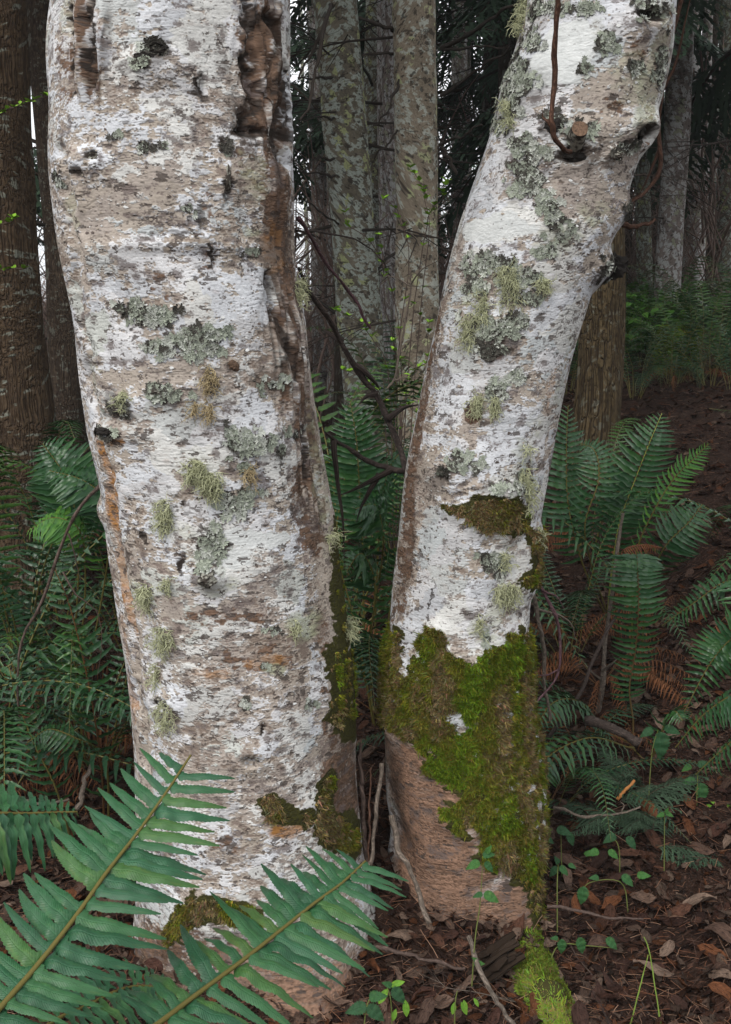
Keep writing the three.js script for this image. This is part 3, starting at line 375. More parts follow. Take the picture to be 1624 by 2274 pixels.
function placeMoss(t, list, root) {
  list.forEach((m, k) => {
    const lists = [[], [], []], cols = [[], [], []], brown = m.brown ?? 0.2;
    const put = (th, y, g) => {
      const n = t.normal(th, y), p = t.pos(th, y, -0.002), v = g(), patch = vn(th * 4, y * 9, k + 5), s = (0.0045 + 0.0095 * g() + 0.003 * vn(th * 11, y * 20, k)) * (m.s ?? 1);
      const Y = n.clone().add(V((g() - 0.5) * 0.7, -0.35 - 0.35 * g(), (g() - 0.5) * 0.5)).normalize(), X = V(0, 1, 0).cross(Y).normalize(), Z = X.clone().cross(Y), a = g() * 6.28, X2 = X.clone().multiplyScalar(Math.cos(a)).addScaledVector(Z, Math.sin(a)), Z2 = X2.clone().cross(Y);
      const bi = (v * 3) | 0, zone = patch + 0.5 * vn(th * 14, y * 26, k + 3) + (g() - 0.5) * 0.7 + (brown - 0.2) * 1.6, l = 0.55 + 0.85 * g();
      lists[bi].push(new THREE.Matrix4().makeBasis(X2.multiplyScalar(s), Y.multiplyScalar(s * (0.8 + 0.9 * g())), Z2.multiplyScalar(s)).setPosition(p.sub(root.position)));
      cols[bi].push(zone > 0.36 ? lin(0.22 * l, 0.165 * l, 0.08 * l) : zone > -0.08 ? lin(0.16 * l, 0.145 * l, 0.03 * l) : zone > -0.55 ? lin(0.155 * l, 0.165 * l, 0.02 * l) : lin(0.13 * l, 0.19 * l, 0.016 * l));
    };
    polySample(m.q, m.n, (x, y, g) => { if (m.hole?.some(([a, b, c]) => Math.hypot(x - a, y - b) < c)) return; const e = vn(x * 0.045, y * 0.045, k + 2) + 0.6 * vn(x * 0.12, y * 0.12, k + 9); const din = Math.min(...m.q.map(([a, b], i2) => { const [c, d] = m.q[(i2 + 1) % m.q.length], l2 = (c - a) ** 2 + (d - b) ** 2 || 1, u = clamp(((x - a) * (c - a) + (y - b) * (d - b)) / l2); return Math.hypot(x - a - u * (c - a), y - b - u * (d - b)); })); if (din < 34 && e * 26 + din < 9 * (0.4 + g())) return; if (e < -0.75) return; const [th, yy] = t.surf(x, y); put(th, yy, g); if (m.wrap && th > 0.9) put(th + 1.1 * g(), yy, g); if (m.wrap && th < -0.9) put(th - 0.8 * g(), yy, g); }, 40 + k * 7 + (t === TL ? 100 : 0));
    const holder = new THREE.Group(); holder.name = 'moss_patch'; root.add(holder);
    lists.forEach((l, b) => { if (!l.length) return; const o = instanced(TUFTS[b], mossMat, l, cols[b]); o.name = 'moss'; o.userData.kind = 'stuff'; holder.add(o); });
  });
}
placeMoss(TR, MOSS_R, treeR); placeMoss(TL, MOSS_L, treeL);

// leafy lichen: rosettes of curled lobes
const lichMat = std({ color: 0xffffff, roughness: 0.92, vertexColors: true, side: THREE.DoubleSide });
function rosette(seed) { const g = rng(seed), mb = new MB();
  const lobe = (x0, y0, z0, a, L, w, up) => { const b = mb.p.length / 3, S = 4, tw = (g() - 0.5) * 1.3, f0 = 0.85 + 0.3 * g(); for (let i = 0; i <= S; i++) { const q = i / S, aa = a + tw * q, y = y0 + up * q * q * 0.6 + 0.05 * Math.sin(q * 6 + seed), ww = w * (0.55 + 0.7 * q - 0.45 * q * q) * (i === S ? 0.55 : 1), x = x0 + Math.cos(aa) * L * q, z = z0 + Math.sin(aa) * L * q; for (const e of [-1, 0, 1]) { mb.p.push(x - Math.sin(aa) * ww * e, y - (e === 0 ? 0.06 : -0.04), z + Math.cos(aa) * ww * e); mb.u.push(0, 0); const f = f0 * (e === 0 ? 0.94 : 1.05); mb.c.push(f, f, f); } if (i) for (let e = 0; e < 2; e++) { const o = b + i * 3 + e; mb.i.push(o - 3, o - 2, o, o - 2, o + 1, o); } } };
  for (let k = 0; k < 9; k++) { const a = (k / 9) * 6.28 + g(), L = 0.5 + 0.45 * g(), up = 0.15 + 0.75 * g() * g(); lobe(0, 0.06, 0, a, L, 0.15 + 0.1 * g(), up); const x = Math.cos(a) * L * 0.65, z = Math.sin(a) * L * 0.65; for (const s of [-0.7, 0.6]) lobe(x, 0.06 + up * 0.25, z, a + s + 0.3 * g(), L * (0.45 + 0.3 * g()), 0.11 + 0.06 * g(), up * 0.8); }
  return mb.geo(); }
const ROS = [rosette(11), rosette(12), rosette(13)];
function lichen(t, root, list, seed) { const g = rng(seed);
  for (const [X, Y, rx, ry, dens = 1, sz = 1, dk = 0] of list) {
    const n = Math.round(rx * ry * 0.022 * dens) + 5, L = [[], [], []], C = [[], [], []];
    for (let k = 0; k < n; k++) { const a = g() * 6.28, q = Math.sqrt(g()) * (0.8 + 0.3 * Math.sin(a * 3 + X) + 0.22 * Math.sin(a * 7 + Y)) * (g() < 0.12 ? 1.35 : 1), [th, y] = t.surf(X + Math.cos(a) * rx * q, Y + Math.sin(a) * ry * q); const nn = t.normal(th, y), s = (0.0062 + 0.0075 * g()) * sz, X2 = V(g() - 0.5, g() - 0.5, g() - 0.5).cross(nn).normalize(), Z2 = X2.clone().cross(nn), b = (g() * 3) | 0;
      L[b].push(new THREE.Matrix4().makeBasis(X2.multiplyScalar(s), nn.clone().multiplyScalar(s * 0.8), Z2.multiplyScalar(s)).setPosition(t.pos(th, y, 0.001).sub(root.position))); const v = 0.75 + 0.5 * g(), d = g() < 0.2 + dk; C[b].push(d ? lin(0.075 * v, 0.07 * v, 0.06 * v) : g() < 0.4 ? lin(0.44 * v, 0.455 * v, 0.41 * v) : lin(0.3 * v, 0.325 * v, 0.265 * v)); }
    const h = new THREE.Group(); h.name = 'leafy_lichen'; root.add(h);
    L.forEach((l, b) => { if (l.length) { const o = instanced(ROS[b], lichMat, l, C[b]); o.name = 'lobes'; o.userData.kind = 'stuff'; h.add(o); } });
  } }
lichen(TL, treeL, LICH_L, 301);
lichen(TR, treeR, LICH_R, 302);

// beard lichen: hanging tangles of thin pale strands
const beardMat = std({ color: 0xffffff, vertexColors: true, roughness: 0.95 });
function beard(t, root, list, seed) { const g = rng(seed);
  for (const [X, Y, rx, ry, n = 34, k = 0] of list) { const mb = new MB();
    for (let i = 0; i < n * 1.6; i++) { const e = g() * 6.28, f = Math.sqrt(g()), a = t.at(X + Math.cos(e) * f * rx * 0.5, Y + Math.sin(e) * f * ry * 0.5 - ry * 0.12, 0.0005), L = (0.010 + 0.02 * g()) * Math.min(1.3, 0.5 + ry / 60), v = 0.75 + 0.5 * g(), c = k ? lin(0.40 * v, 0.32 * v, 0.19 * v) : lin(0.42 * v, 0.43 * v, 0.27 * v); const pts = [a.p]; let q = a.p.clone(), dir = a.n.clone().multiplyScalar(0.9).add(V((g() - 0.5) * 1.6, (g() - 0.6) * 1.4, 0)).normalize();
      const kink = (q0, d0, len, seg, r) => { const ps = [q0]; let p = q0, d = d0.clone(); for (let s = 0; s < seg; s++) { d.add(V((g() - 0.5) * 1.7, -0.22 + (g() - 0.5) * 1.5, (g() - 0.5) * 1.2)).normalize(); p = p.clone().addScaledVector(d, len / seg); ps.push(p); } mb.tube(ps, (w) => r * (1 - 0.6 * w), 3, c); return ps; };
      const ps = kink(q, dir, L, 5, 0.0011); for (const m of [2, 3, 4]) if (g() < 0.75) kink(ps[m], V(g() - 0.5, g() - 0.7, g() - 0.3), L * 0.5, 3, 0.0007); }
    const o = part(root, 'beard_lichen', rebase(mb.geo(), root.position), beardMat); o.userData.kind = 'stuff'; } }
beard(TL, treeL, [[435, 1050, 46, 46, 60], [470, 1080, 44, 50, 70], [365, 1155, 26, 70, 60], [465, 850, 18, 60, 30, 1], [462, 915, 16, 44, 22, 1], [432, 910, 10, 40, 12, 1], [325, 1330, 22, 60, 40], [365, 1425, 40, 56, 44], [372, 1590, 40, 60, 34], [555, 1060, 22, 40, 22, 1], [738, 1195, 26, 30, 26], [770, 1400, 22, 50, 30], [280, 890, 20, 34, 22], [672, 650, 24, 60, 34], [660, 1400, 30, 40, 14], [350, 1500, 18, 50, 18], [372, 1300, 20, 30, 16]], 401);
beard(TR, treeR, [[1128, 622, 44, 56, 70], [1206, 632, 26, 26, 50], [1070, 692, 26, 70, 44], [1040, 745, 30, 80, 50], [1060, 900, 26, 50, 34], [1098, 905, 20, 44, 26], [1148, 40, 34, 90, 70], [1136, 262, 16, 70, 34], [1128, 1322, 52, 50, 70], [1176, 1095, 22, 90, 40], [1120, 1248, 30, 40, 22], [1170, 1060, 20, 40, 18], [1065, 1390, 14, 50, 14], [1190, 1190, 14, 40, 14], [1130, 670, 40, 40, 20], [1176, 1000, 14, 30, 10]], 402);

// loose plates and flakes of bark and crust standing proud of the stems
function flake(seed) { const g = rng(seed), n = 6, p = [], u = [], ix = []; const rs = [...Array(6)].map(() => 0.26 + 0.3 * g()); for (const side of [1, 0]) for (let k = 0; k < n; k++) { const a = (k / n) * 6.28, r = rs[k] * (side ? 1 : 0.95); const x = Math.cos(a) * r, z = Math.sin(a) * r * 1.1; p.push(x, (side ? 0.16 : 0.0) + 0.5 * x * x - 0.3 * z * z, z); u.push(0, 0); } p.push(0, 0.17, 0); u.push(0, 0); for (let k = 0; k < n; k++) { const q = (k + 1) % n; ix.push(2 * n, q, k, k, q, n + k, q, n + q, n + k); } const o = new THREE.BufferGeometry(); o.setAttribute('position', new THREE.Float32BufferAttribute(p, 3)); o.setAttribute('uv', new THREE.Float32BufferAttribute(u, 2)); o.setIndex(ix); const f = o.toNonIndexed(); f.computeVertexNormals(); f.setIndex([...Array(f.attributes.position.count).keys()]); return f; }
const FLAKES = [flake(1), flake(2), flake(3)], flakeMat = std({ color: 0xffffff, roughness: 0.95, side: THREE.DoubleSide });
function flakes(t, root, areas, seed) { const g = rng(seed);
  for (const [X, Y, rx, ry, n, kind] of areas) { const L = [[], [], []], C = [[], [], []];
    for (let k = 0; k < n; k++) { const a = g() * 6.28, q = Math.sqrt(g()), [th, y] = t.surf(X + Math.cos(a) * rx * q, Y + Math.sin(a) * ry * q); if (t.look('moss', th, y) > 0.3 || (kind !== 'plate' && (t.look('red', th, y) > 0.2 || t.look('smooth', th, y) > 0.3 || t.look('brown', th, y) > 0.3))) continue; const nn = t.normal(th, y).add(V((g() - 0.5) * 0.3, (g() - 0.5) * 0.3, 0)).normalize(), up = V((g() - 0.5) * 0.5, 1, 0), X2 = up.clone().cross(nn).normalize(), Z2 = X2.clone().cross(nn), b = (g() * 3) | 0; let w, h, c; const v = 0.7 + 0.6 * g();
      if (kind === 'plate') { w = 0.005 + 0.009 * g() * g(); h = w * (1.6 + 2.8 * g()); c = g() < 0.14 ? lin(0.33 * v, 0.31 * v, 0.28 * v) : g() < 0.45 ? lin(0.06 * v, 0.038 * v, 0.028 * v) : lin(0.13 * v, 0.083 * v, 0.06 * v); }
      else { w = 0.004 + 0.008 * g() * g(); h = w * (0.35 + 0.4 * g()); c = g() < 0.5 ? lin(0.55 * v, 0.55 * v, 0.54 * v) : g() < 0.5 ? lin(0.34 * v, 0.29 * v, 0.24 * v) : lin(0.12 * v, 0.095 * v, 0.085 * v); }
      L[b].push(new THREE.Matrix4().makeBasis(X2.multiplyScalar(w), nn.multiplyScalar(w * 0.4), Z2.multiplyScalar(h)).setPosition(t.pos(th, y, 0.0006).sub(root.position))); C[b].push(c); }
    const hld = new THREE.Group(); hld.name = kind === 'plate' ? 'bark_plates' : 'bark_flakes'; root.add(hld); L.forEach((l, b) => { if (l.length) { const o = instanced(FLAKES[b], flakeMat, l, C[b]); o.name = 'flakes'; o.userData.kind = 'stuff'; hld.add(o); } }); } }
flakes(TL, treeL, [[400, 420, 300, 420, 360], [470, 1100, 260, 420, 360], [520, 1750, 240, 330, 240]], 77);
flakes(TR, treeR, [[1260, 300, 170, 330, 220], [1090, 900, 150, 480, 300], [1000, 1880, 130, 200, 120]], 78);

// ---------------------------------------------------------------- bark of the trees behind
function barkTex(seed, f) { const W = 512, H = 1024; return colorTex(W, H, (i, j) => { const a = (i / W) * 2 * Math.PI, b = (j / H) * 2 * Math.PI; return f(Math.cos(a) * 1.0, Math.sin(a) * 1.0, Math.cos(b) * 1.4, Math.sin(b) * 1.4, i / W, j / H); }); }
const n4 = (x, z, c, s, f, fy, o, k) => fbm(x * f + c * fy * 0.6 + k, s * fy + 3.1 * k, z * f + c * fy * 0.5, o);
function alderBark(seed, base, pale, green, amount) {
  const map = barkTex(seed, (x, z, c, s, u, v) => {
    const n1 = n4(x, z, c, s, 1.6, 3.2, 3, seed), n2 = n4(x, z, c, s, 6, 16, 3, seed + 2), w = worley(u * 15 + n2 * 0.9 + 30, v * 44 + n1 * 1.2 + n2 * 0.8 + seed * 3), fine = n4(x, z, c, s, 20, 50, 2, seed);
    let k = 0.8 + 0.35 * n1 + 0.3 * fine, r = base[0] * k, g = base[1] * k, b = base[2] * k;
    const on = sst(-0.02, 0.06, amount - 0.75 * (w.id / 255) + 0.5 * n1 + 0.3 * n2) * (1 - sst(0.42, 0.52, w.d1 + 0.16 * n2)), t = (w.id * 5 % 256) / 255;
    const q = t < 0.16 ? green : pale, m = clamp(0.8 + 0.5 * fine) * on; r = lerp(r, q[0], m); g = lerp(g, q[1], m); b = lerp(b, q[2], m);
    const band = sst(0.9, 1, 1 - Math.abs(vn(u * 3 + n2, v * 34 + 0.5 * n1, seed))) * sst(0.1, 0.4, vn(u * 4, v * 9, seed + 5)); const dk = Math.max(band, sst(0.24, 0.44, n2 - 0.2 * n1 + 0.2 * fine)); r = lerp(r, 0.035, dk * 0.8); g = lerp(g, 0.028, dk * 0.8); b = lerp(b, 0.024, dk * 0.8); return [r, g, b];
  });
  return std({ map, roughness: 0.92, bumpMap: greyTex(256, 512, (i, j) => { const a = (i / 256) * 6.2832, b = (j / 512) * 6.2832; return 0.5 + 0.3 * fbm(Math.cos(a) * 5, Math.sin(b) * 20 + Math.cos(b) * 12, Math.sin(a) * 5 + seed, 3); }), bumpScale: 0.01 });
}
function furrowBark(seed, hi, lo, fu, fv, lich, bs = 0.035) {
  const f = (i, j, W, H) => { const a = (i / W) * 6.2832, b = (j / H) * 6.2832, w = fbm(Math.cos(a) * 2, Math.sin(b) * 3, Math.sin(a) * 2 + Math.cos(b) * 2 + seed, 2), q = Math.abs(vn(Math.cos(a) * fu + w * 1.4, Math.sin(b) * fv + Math.cos(b) * fv * 0.7 + w * 2, Math.sin(a) * fu + seed)); const q2 = Math.abs(vn(Math.cos(a) * fu * 0.8, Math.sin(b) * fv * 2.6 + Math.cos(b) * fv * 2, Math.sin(a) * fu * 0.8 + seed + 9)); return clamp(Math.min(0.12 + q * 2.8, 0.5 + q2 * 2.6)); };
  const map = colorTex(512, 1024, (i, j) => { const h = f(i, j, 512, 1024), a = (i / 512) * 6.2832, b = (j / 1024) * 6.2832, n = fbm(Math.cos(a) * 9, Math.sin(b) * 24, Math.sin(a) * 9 + Math.cos(b) * 14, 2), k = 0.85 + 0.4 * n; const l = lich * sst(0.25, 0.4, fbm(Math.cos(a) * 4 + 7, Math.sin(b) * 12, Math.sin(a) * 4 + Math.cos(b) * 8, 3)) * sst(0.3, 0.6, h); const r = lerp(lo[0], hi[0] * k, h), g = lerp(lo[1], hi[1] * k, h), bb = lerp(lo[2], hi[2] * k, h); return [lerp(r, 0.3, l), lerp(g, 0.33, l), lerp(bb, 0.28, l)]; });
  return std({ map, roughness: 0.95, bumpMap: greyTex(512, 1024, (i, j) => f(i, j, 512, 1024)), bumpScale: bs });
}
const barkAlderA = alderBark(1, [0.19, 0.165, 0.125], [0.38, 0.42, 0.37], [0.38, 0.41, 0.2], 0.72);
const barkAlderB = alderBark(4, [0.31, 0.255, 0.19], [0.46, 0.48, 0.42], [0.44, 0.46, 0.26], 0.46);
const barkAlderC = alderBark(8, [0.25, 0.205, 0.185], [0.46, 0.46, 0.45], [0.30, 0.31, 0.22], 0.62);
const barkSpruce = furrowBark(2, [0.095, 0.064, 0.04], [0.03, 0.019, 0.013], 26, 9, 0.5, 0.010);
const barkDark = furrowBark(5, [0.08, 0.058, 0.042], [0.024, 0.017, 0.013], 20, 9, 0.3, 0.009);
const barkCedar = furrowBark(7, [0.115, 0.083, 0.045], [0.024, 0.016, 0.011], 14, 4, 0.25, 0.012);
const deadWood = std({ color: lin(0.045, 0.036, 0.03), roughness: 0.95 });
const twigMat = std({ color: lin(0.075, 0.05, 0.042), roughness: 0.85 });
const needleMat = std({ color: 0xffffff, vertexColors: true, roughness: 0.75, side: THREE.DoubleSide });

// a stem from its foot to its top, slightly uneven
function stemGeo(base, top, r0, taper, seed, o = {}) {
  const rows = o.rows ?? 70, cols = o.cols ?? 28, p = [], u = [], ix = [], H = top.y - base.y, flare = o.flare ?? 0.35;
  for (let j = 0; j <= rows; j++) { const q = j / rows, t = q * q * 0.55 + q * 0.45, y = base.y - 0.25 + (H + 0.25) * t, k = (y - base.y) / H, r = r0 * (1 - taper * clamp(k)) * (1 + flare * Math.exp(-Math.max(0, y - base.y) / (r0 * 1.6)));
    const cx = lerp(base.x, top.x, k) + r0 * 0.45 * vn(y * 0.7, seed, 1), cz = lerp(base.z, top.z, k) + r0 * 0.25 * vn(y * 0.5, seed, 5);
    for (let i = 0; i <= cols; i++) { const a = (i / cols) * 2 * Math.PI, c = Math.cos(a), s = Math.sin(a), rr2 = r * (1 + 0.1 * vn(c * 1.5, y * 1.6, s * 1.5 + seed) + 0.04 * vn(c * 3, y * 7, s * 3 + seed) + (o.rib ?? 0) * vn(c * 5, y * 1.2, s * 5 + seed)); p.push(cx + c * rr2, y, cz + s * rr2); u.push(i / cols * (o.ur ?? 1), (y - base.y) / (o.vm ?? 2.2)); } }
  const n = cols + 1; for (let j = 0; j < rows; j++) for (let i = 0; i < cols; i++) { const a = j * n + i; ix.push(a, a + n, a + 1, a + 1, a + n, a + n + 1); }
  const g = new THREE.BufferGeometry(); g.setAttribute('position', new THREE.Float32BufferAttribute(p, 3)); g.setAttribute('uv', new THREE.Float32BufferAttribute(u, 2)); g.setIndex(ix); g.computeVertexNormals(); return g;
}
// dead limb: a bent bough with side twigs, along +x
function deadLimb(seed, L = 1) { const g = rng(seed), mb = new MB(), pts = [V(0, 0, 0)]; let q = V(0, 0, 0), d = V(1, -0.05 + 0.25 * g(), 0); for (let k = 0; k < 8; k++) { d.add(V(0, (g() - 0.6) * 0.22, (g() - 0.5) * 0.25)).normalize(); q = q.clone().addScaledVector(d, L / 8); pts.push(q); }
  mb.tube(pts, (t) => 0.0075 * (1 - 0.85 * t) * (L + 0.3), 5);
  for (let k = 0; k < 9; k++) { const i = 2 + ((g() * 6) | 0), a = pts[i], l = (0.15 + 0.35 * g()) * L, s = g() < 0.5 ? -1 : 1, e = a.clone().add(V(l * 0.7, (g() - 0.7) * l * 0.6, s * l * (0.3 + 0.5 * g()))); mb.tube(wob([a, a.clone().lerp(e, 0.35), a.clone().lerp(e, 0.7), e], 0.03 * L, seed + k), (t) => 0.0035 * (1 - 0.8 * t) * (L + 0.2), 4); if (g() < 0.7) { const e2 = a.clone().lerp(e, 0.6), f = e2.clone().add(V((g() - 0.2) * 0.15, (g() - 0.8) * 0.15, (g() - 0.5) * 0.25).multiplyScalar(L)); mb.tube([e2, e2.clone().lerp(f, 0.5).add(V(0, 0.01, 0)), f], (t) => 0.002 * (1 - 0.7 * t) * (L + 0.2), 3); } }
  return mb.geo(false); }
const LIMBS = [1, 2, 3, 4, 5, 6].map((s) => deadLimb(s, 1));
// hemlock bough: drooping sprays of short needles, along +x
function bough(seed, pairs = 26) { const g = rng(seed), mb = new MB(), stem = []; for (let k = 0; k <= 10; k++) { const t = k / 10; stem.push(V(t, 0.12 * t - 0.42 * t * t + 0.02 * (g() - 0.5), 0.05 * Math.sin(t * 3 + seed))); }
  mb.tube(stem, (t) => 0.009 * (1 - 0.85 * t), 4, lin(0.05, 0.036, 0.026)); const cv = new THREE.CatmullRomCurve3(stem);
  const spray = (p, dir, L, up, col) => { const side = dir.clone().cross(up).normalize(), b = mb.p.length / 3, n = Math.max(4, Math.round(L / 0.014)); for (let k = 0; k <= n; k++) { const t = k / n, c = p.clone().addScaledVector(dir, L * t).add(V(0, -0.25 * L * t * t, 0)), w = 0.012 * (k % 2 ? 1 : 0.28) * (1 - 0.5 * t) + 0.0015; const a1 = c.clone().addScaledVector(side, w).addScaledVector(dir, k % 2 ? 0.006 : 0), a2 = c.clone().addScaledVector(side, -w).addScaledVector(dir, k % 2 ? 0.006 : 0); mb.p.push(a1.x, a1.y, a1.z, a2.x, a2.y, a2.z); mb.u.push(0, 0, 0, 0); for (let r = 0; r < 2; r++) mb.c.push(col.r, col.g, col.b); if (k) { const o = b + k * 2; mb.i.push(o - 2, o - 1, o, o - 1, o + 1, o); } } };
  for (let k = 0; k < pairs; k++) for (const s of [-1, 1]) { const t = 0.12 + 0.88 * (k + 0.5 * g()) / pairs, p = cv.getPoint(Math.min(1, t)), L = (0.36 * (1 - t) + 0.07) * (0.7 + 0.6 * g()), dir = V(0.65 + 0.3 * g(), -0.12 - 0.35 * g(), s * (0.75 + 0.3 * g())).normalize(), v = 0.7 + 0.7 * g(), c = lin(0.045 * v, 0.075 * v, 0.045 * v), up = V(0.1 * (g() - 0.5), 1, 0.3 * (g() - 0.5)).normalize(); spray(p, dir, L, up, c); for (let m = 1; m < L / 0.05; m++) { const q = p.clone().addScaledVector(dir, m * 0.05).add(V(0, -0.25 * L * (m * 0.05 / L) ** 2, 0)), e = m % 2 ? 1 : -1, d2 = dir.clone().applyAxisAngle(V(0, 1, 0), e * (0.7 + 0.3 * g())); d2.y -= 0.2; d2.normalize(); spray(q, d2, (L - m * 0.05) * 0.5 + 0.025, up, c); } }
  return mb.geo(); }
const BOUGHS = [bough(1), bough(2), bough(3)];

function crown(o, base, top, y0, y1, rad, n, seed, sag = 1) { const g = rng(seed), lists = [[], [], []];
  for (let k = 0; k < n; k++) { const q = Math.pow(g(), 0.8), y = lerp(y0, y1, q), k2 = (y - base.y) / (top.y - base.y), len = rad * (1 - 0.82 * (y - y0) / (y1 - y0)) * (0.55 + 0.6 * g()), a = g() * 6.2832, c = V(lerp(base.x, top.x, k2), y, lerp(base.z, top.z, k2)); const out = g() * 0.45 * len; c.x += Math.cos(a) * out; c.z -= Math.sin(a) * out; c.y -= out * 0.12; lists[(g() * 3) | 0].push(TRS(c.sub(o.position), (g() - 0.5) * 0.5, a, -0.1 * sag - 0.25 * g() * sag, V(len * 0.8, len * 0.75, len * 0.75))); }
  const h = new THREE.Group(); h.name = 'crown'; o.add(h); lists.forEach((l, b) => { if (l.length) { const m = instanced(BOUGHS[b], needleMat, l); m.name = 'boughs'; m.userData.kind = 'stuff'; h.add(m); } }); }
function deadLimbs(o, base, top, r0, list, mat = deadWood) { // [height, bearing, length, tilt, variant]
  for (const [y, a, L, tilt, v] of list) { const k = (y - base.y) / (top.y - base.y), c = V(lerp(base.x, top.x, k) + Math.cos(a) * r0 * 0.7, y, lerp(base.z, top.z, k) - Math.sin(a) * r0 * 0.7).sub(o.position); const m = part(o, 'dead_branch', LIMBS[v % 6], mat); m.applyMatrix4(TRS(c, 0, a, tilt, L)); } }
// X at the picture's top edge and lower down, width there, distance
function backTree(name, label, X0, X1, Y1, w, d, mat, o = {}) {
  const lo = P(X1, Y1, d), hi = P(X0, 0, d), sl = (hi.x - lo.x) / (hi.y - lo.y), by = hgt(lo.x, -d), base = V(lo.x + sl * (by - lo.y), by, -d), H = o.H ?? 16, top = V(base.x + sl * H * (o.ease ?? 1), by + H, -d + (o.dz ?? 0)), r0 = (w / 2) * mpp(lo);
  const t = thing(name, label, 'tree', base, o.group); const m = part(t, 'trunk', stemGeo(base, top, r0, o.taper ?? 0.6, d * 3.1 + X0 * 0.01, o), mat); rebase(m.geometry, base);
  if (o.crown) crown(t, base, top, o.crown[0], by + H, o.crown[1], o.crown[2], (d * 100 + X0) | 0);
  if (o.limbs) { const g = rng((X0 + 2000) * 13 + (d * 10 | 0)), L = []; for (let k = 0; k < o.limbs; k++) L.push([by + 0.9 + g() * (o.limbTop ?? 3.2), g() * 6.28, (0.5 + 0.9 * g()) * (o.limbL ?? 1), -0.3 + 0.5 * g(), (g() * 6) | 0]); deadLimbs(t, base, top, r0, L); }
  t.userData.base = undefined; return { t, base, top, r0 };
}
const A = backTree('spruce_tree', 'big dark spruce with flaky brown bark at the left picture edge', -75, 22, 960, 200, 4.6, barkSpruce, { H: 18, crown: [4.5, 3.2, 150], vm: 1.3, cols: 40, rows: 110, limbs: 9, rib: 0.03, taper: 0.45 });
const B2 = backTree('fir_tree', 'very dark slim conifer trunk squeezed between the left spruce and the thick alder', 106, 152, 950, 82, 6.2, barkDark, { H: 17, crown: [4.2, 2.8, 140], vm: 1.2, limbs: 14, rib: 0.03 });
const C = backTree('alder_tree', 'grey lichen-spotted alder standing behind the gap, just right of the thick white trunk', 752, 812, 760, 98, 7.0, barkAlderA, { H: 17, crown: null, limbs: 10, taper: 0.35 });
const D = backTree('alder_tree', 'tan alder with pale green lichen discs, straight behind the middle of the gap', 930, 938, 700, 95, 6.4, barkAlderB, { H: 17, limbs: 6, taper: 0.35 });
const E = backTree('alder_tree', 'thin reddish-brown stem half hidden behind the tan alder in the gap', 862, 905, 800, 40, 8.3, barkAlderC, { H: 15, limbs: 7, taper: 0.4 });
const G = backTree('cedar_tree', 'furrowed olive-brown cedar trunk split by a black cleft, close behind the leaning alder', 1322, 1318, 900, 100, 5.4, barkCedar, { H: 15, vm: 1.6, cols: 44, rows: 120, rib: 0.05, limbs: 4, limbL: 0.7, crown: [5, 2.4, 90] });
const Hh = backTree('alder_tree', 'thin crooked trunk with bright moss down its right side, growing from an old stump', 1388, 1382, 690, 34, 11, barkDark, { H: 14, limbs: 4, taper: 0.4 });
const I = backTree('alder_tree', 'grey-white alder standing in ferns on the right slope', 1532, 1527, 720, 54, 12.5, barkAlderC, { H: 18, limbs: 9, taper: 0.3, limbTop: 5 });
const J = backTree('fir_tree', 'narrow brown trunk between two grey alders on the right slope', 1588, 1570, 680, 26, 13.5, barkDark, { H: 15, limbs: 8, limbTop: 5 });
const K = backTree('alder_tree', 'grey-brown alder at the right picture edge above the ferns', 1615, 1606, 680, 44, 12.0, barkAlderA, { H: 16, limbs: 8, limbTop: 5 });
const M1 = backTree('alder_tree', 'pale slim alder trunk far behind, in the bright slit beside the thick white trunk', 690, 706, 500, 28, 13, barkAlderC, { H: 17, limbs: 8, limbTop: 6 });
const M2 = backTree('fir_tree', 'dim conifer trunk behind the branches right of the tan alder', 1088, 1080, 400, 34, 13, barkDark, { H: 18, limbs: 12, limbTop: 6, crown: [3.2, 2.6, 130] });
const M3 = backTree('fir_tree', 'dim grey trunk behind the needles, third from the tan alder', 1040, 1036, 400, 24, 16, barkAlderC, { H: 18, limbs: 10, limbTop: 6, crown: [4.2, 2.4, 110] });
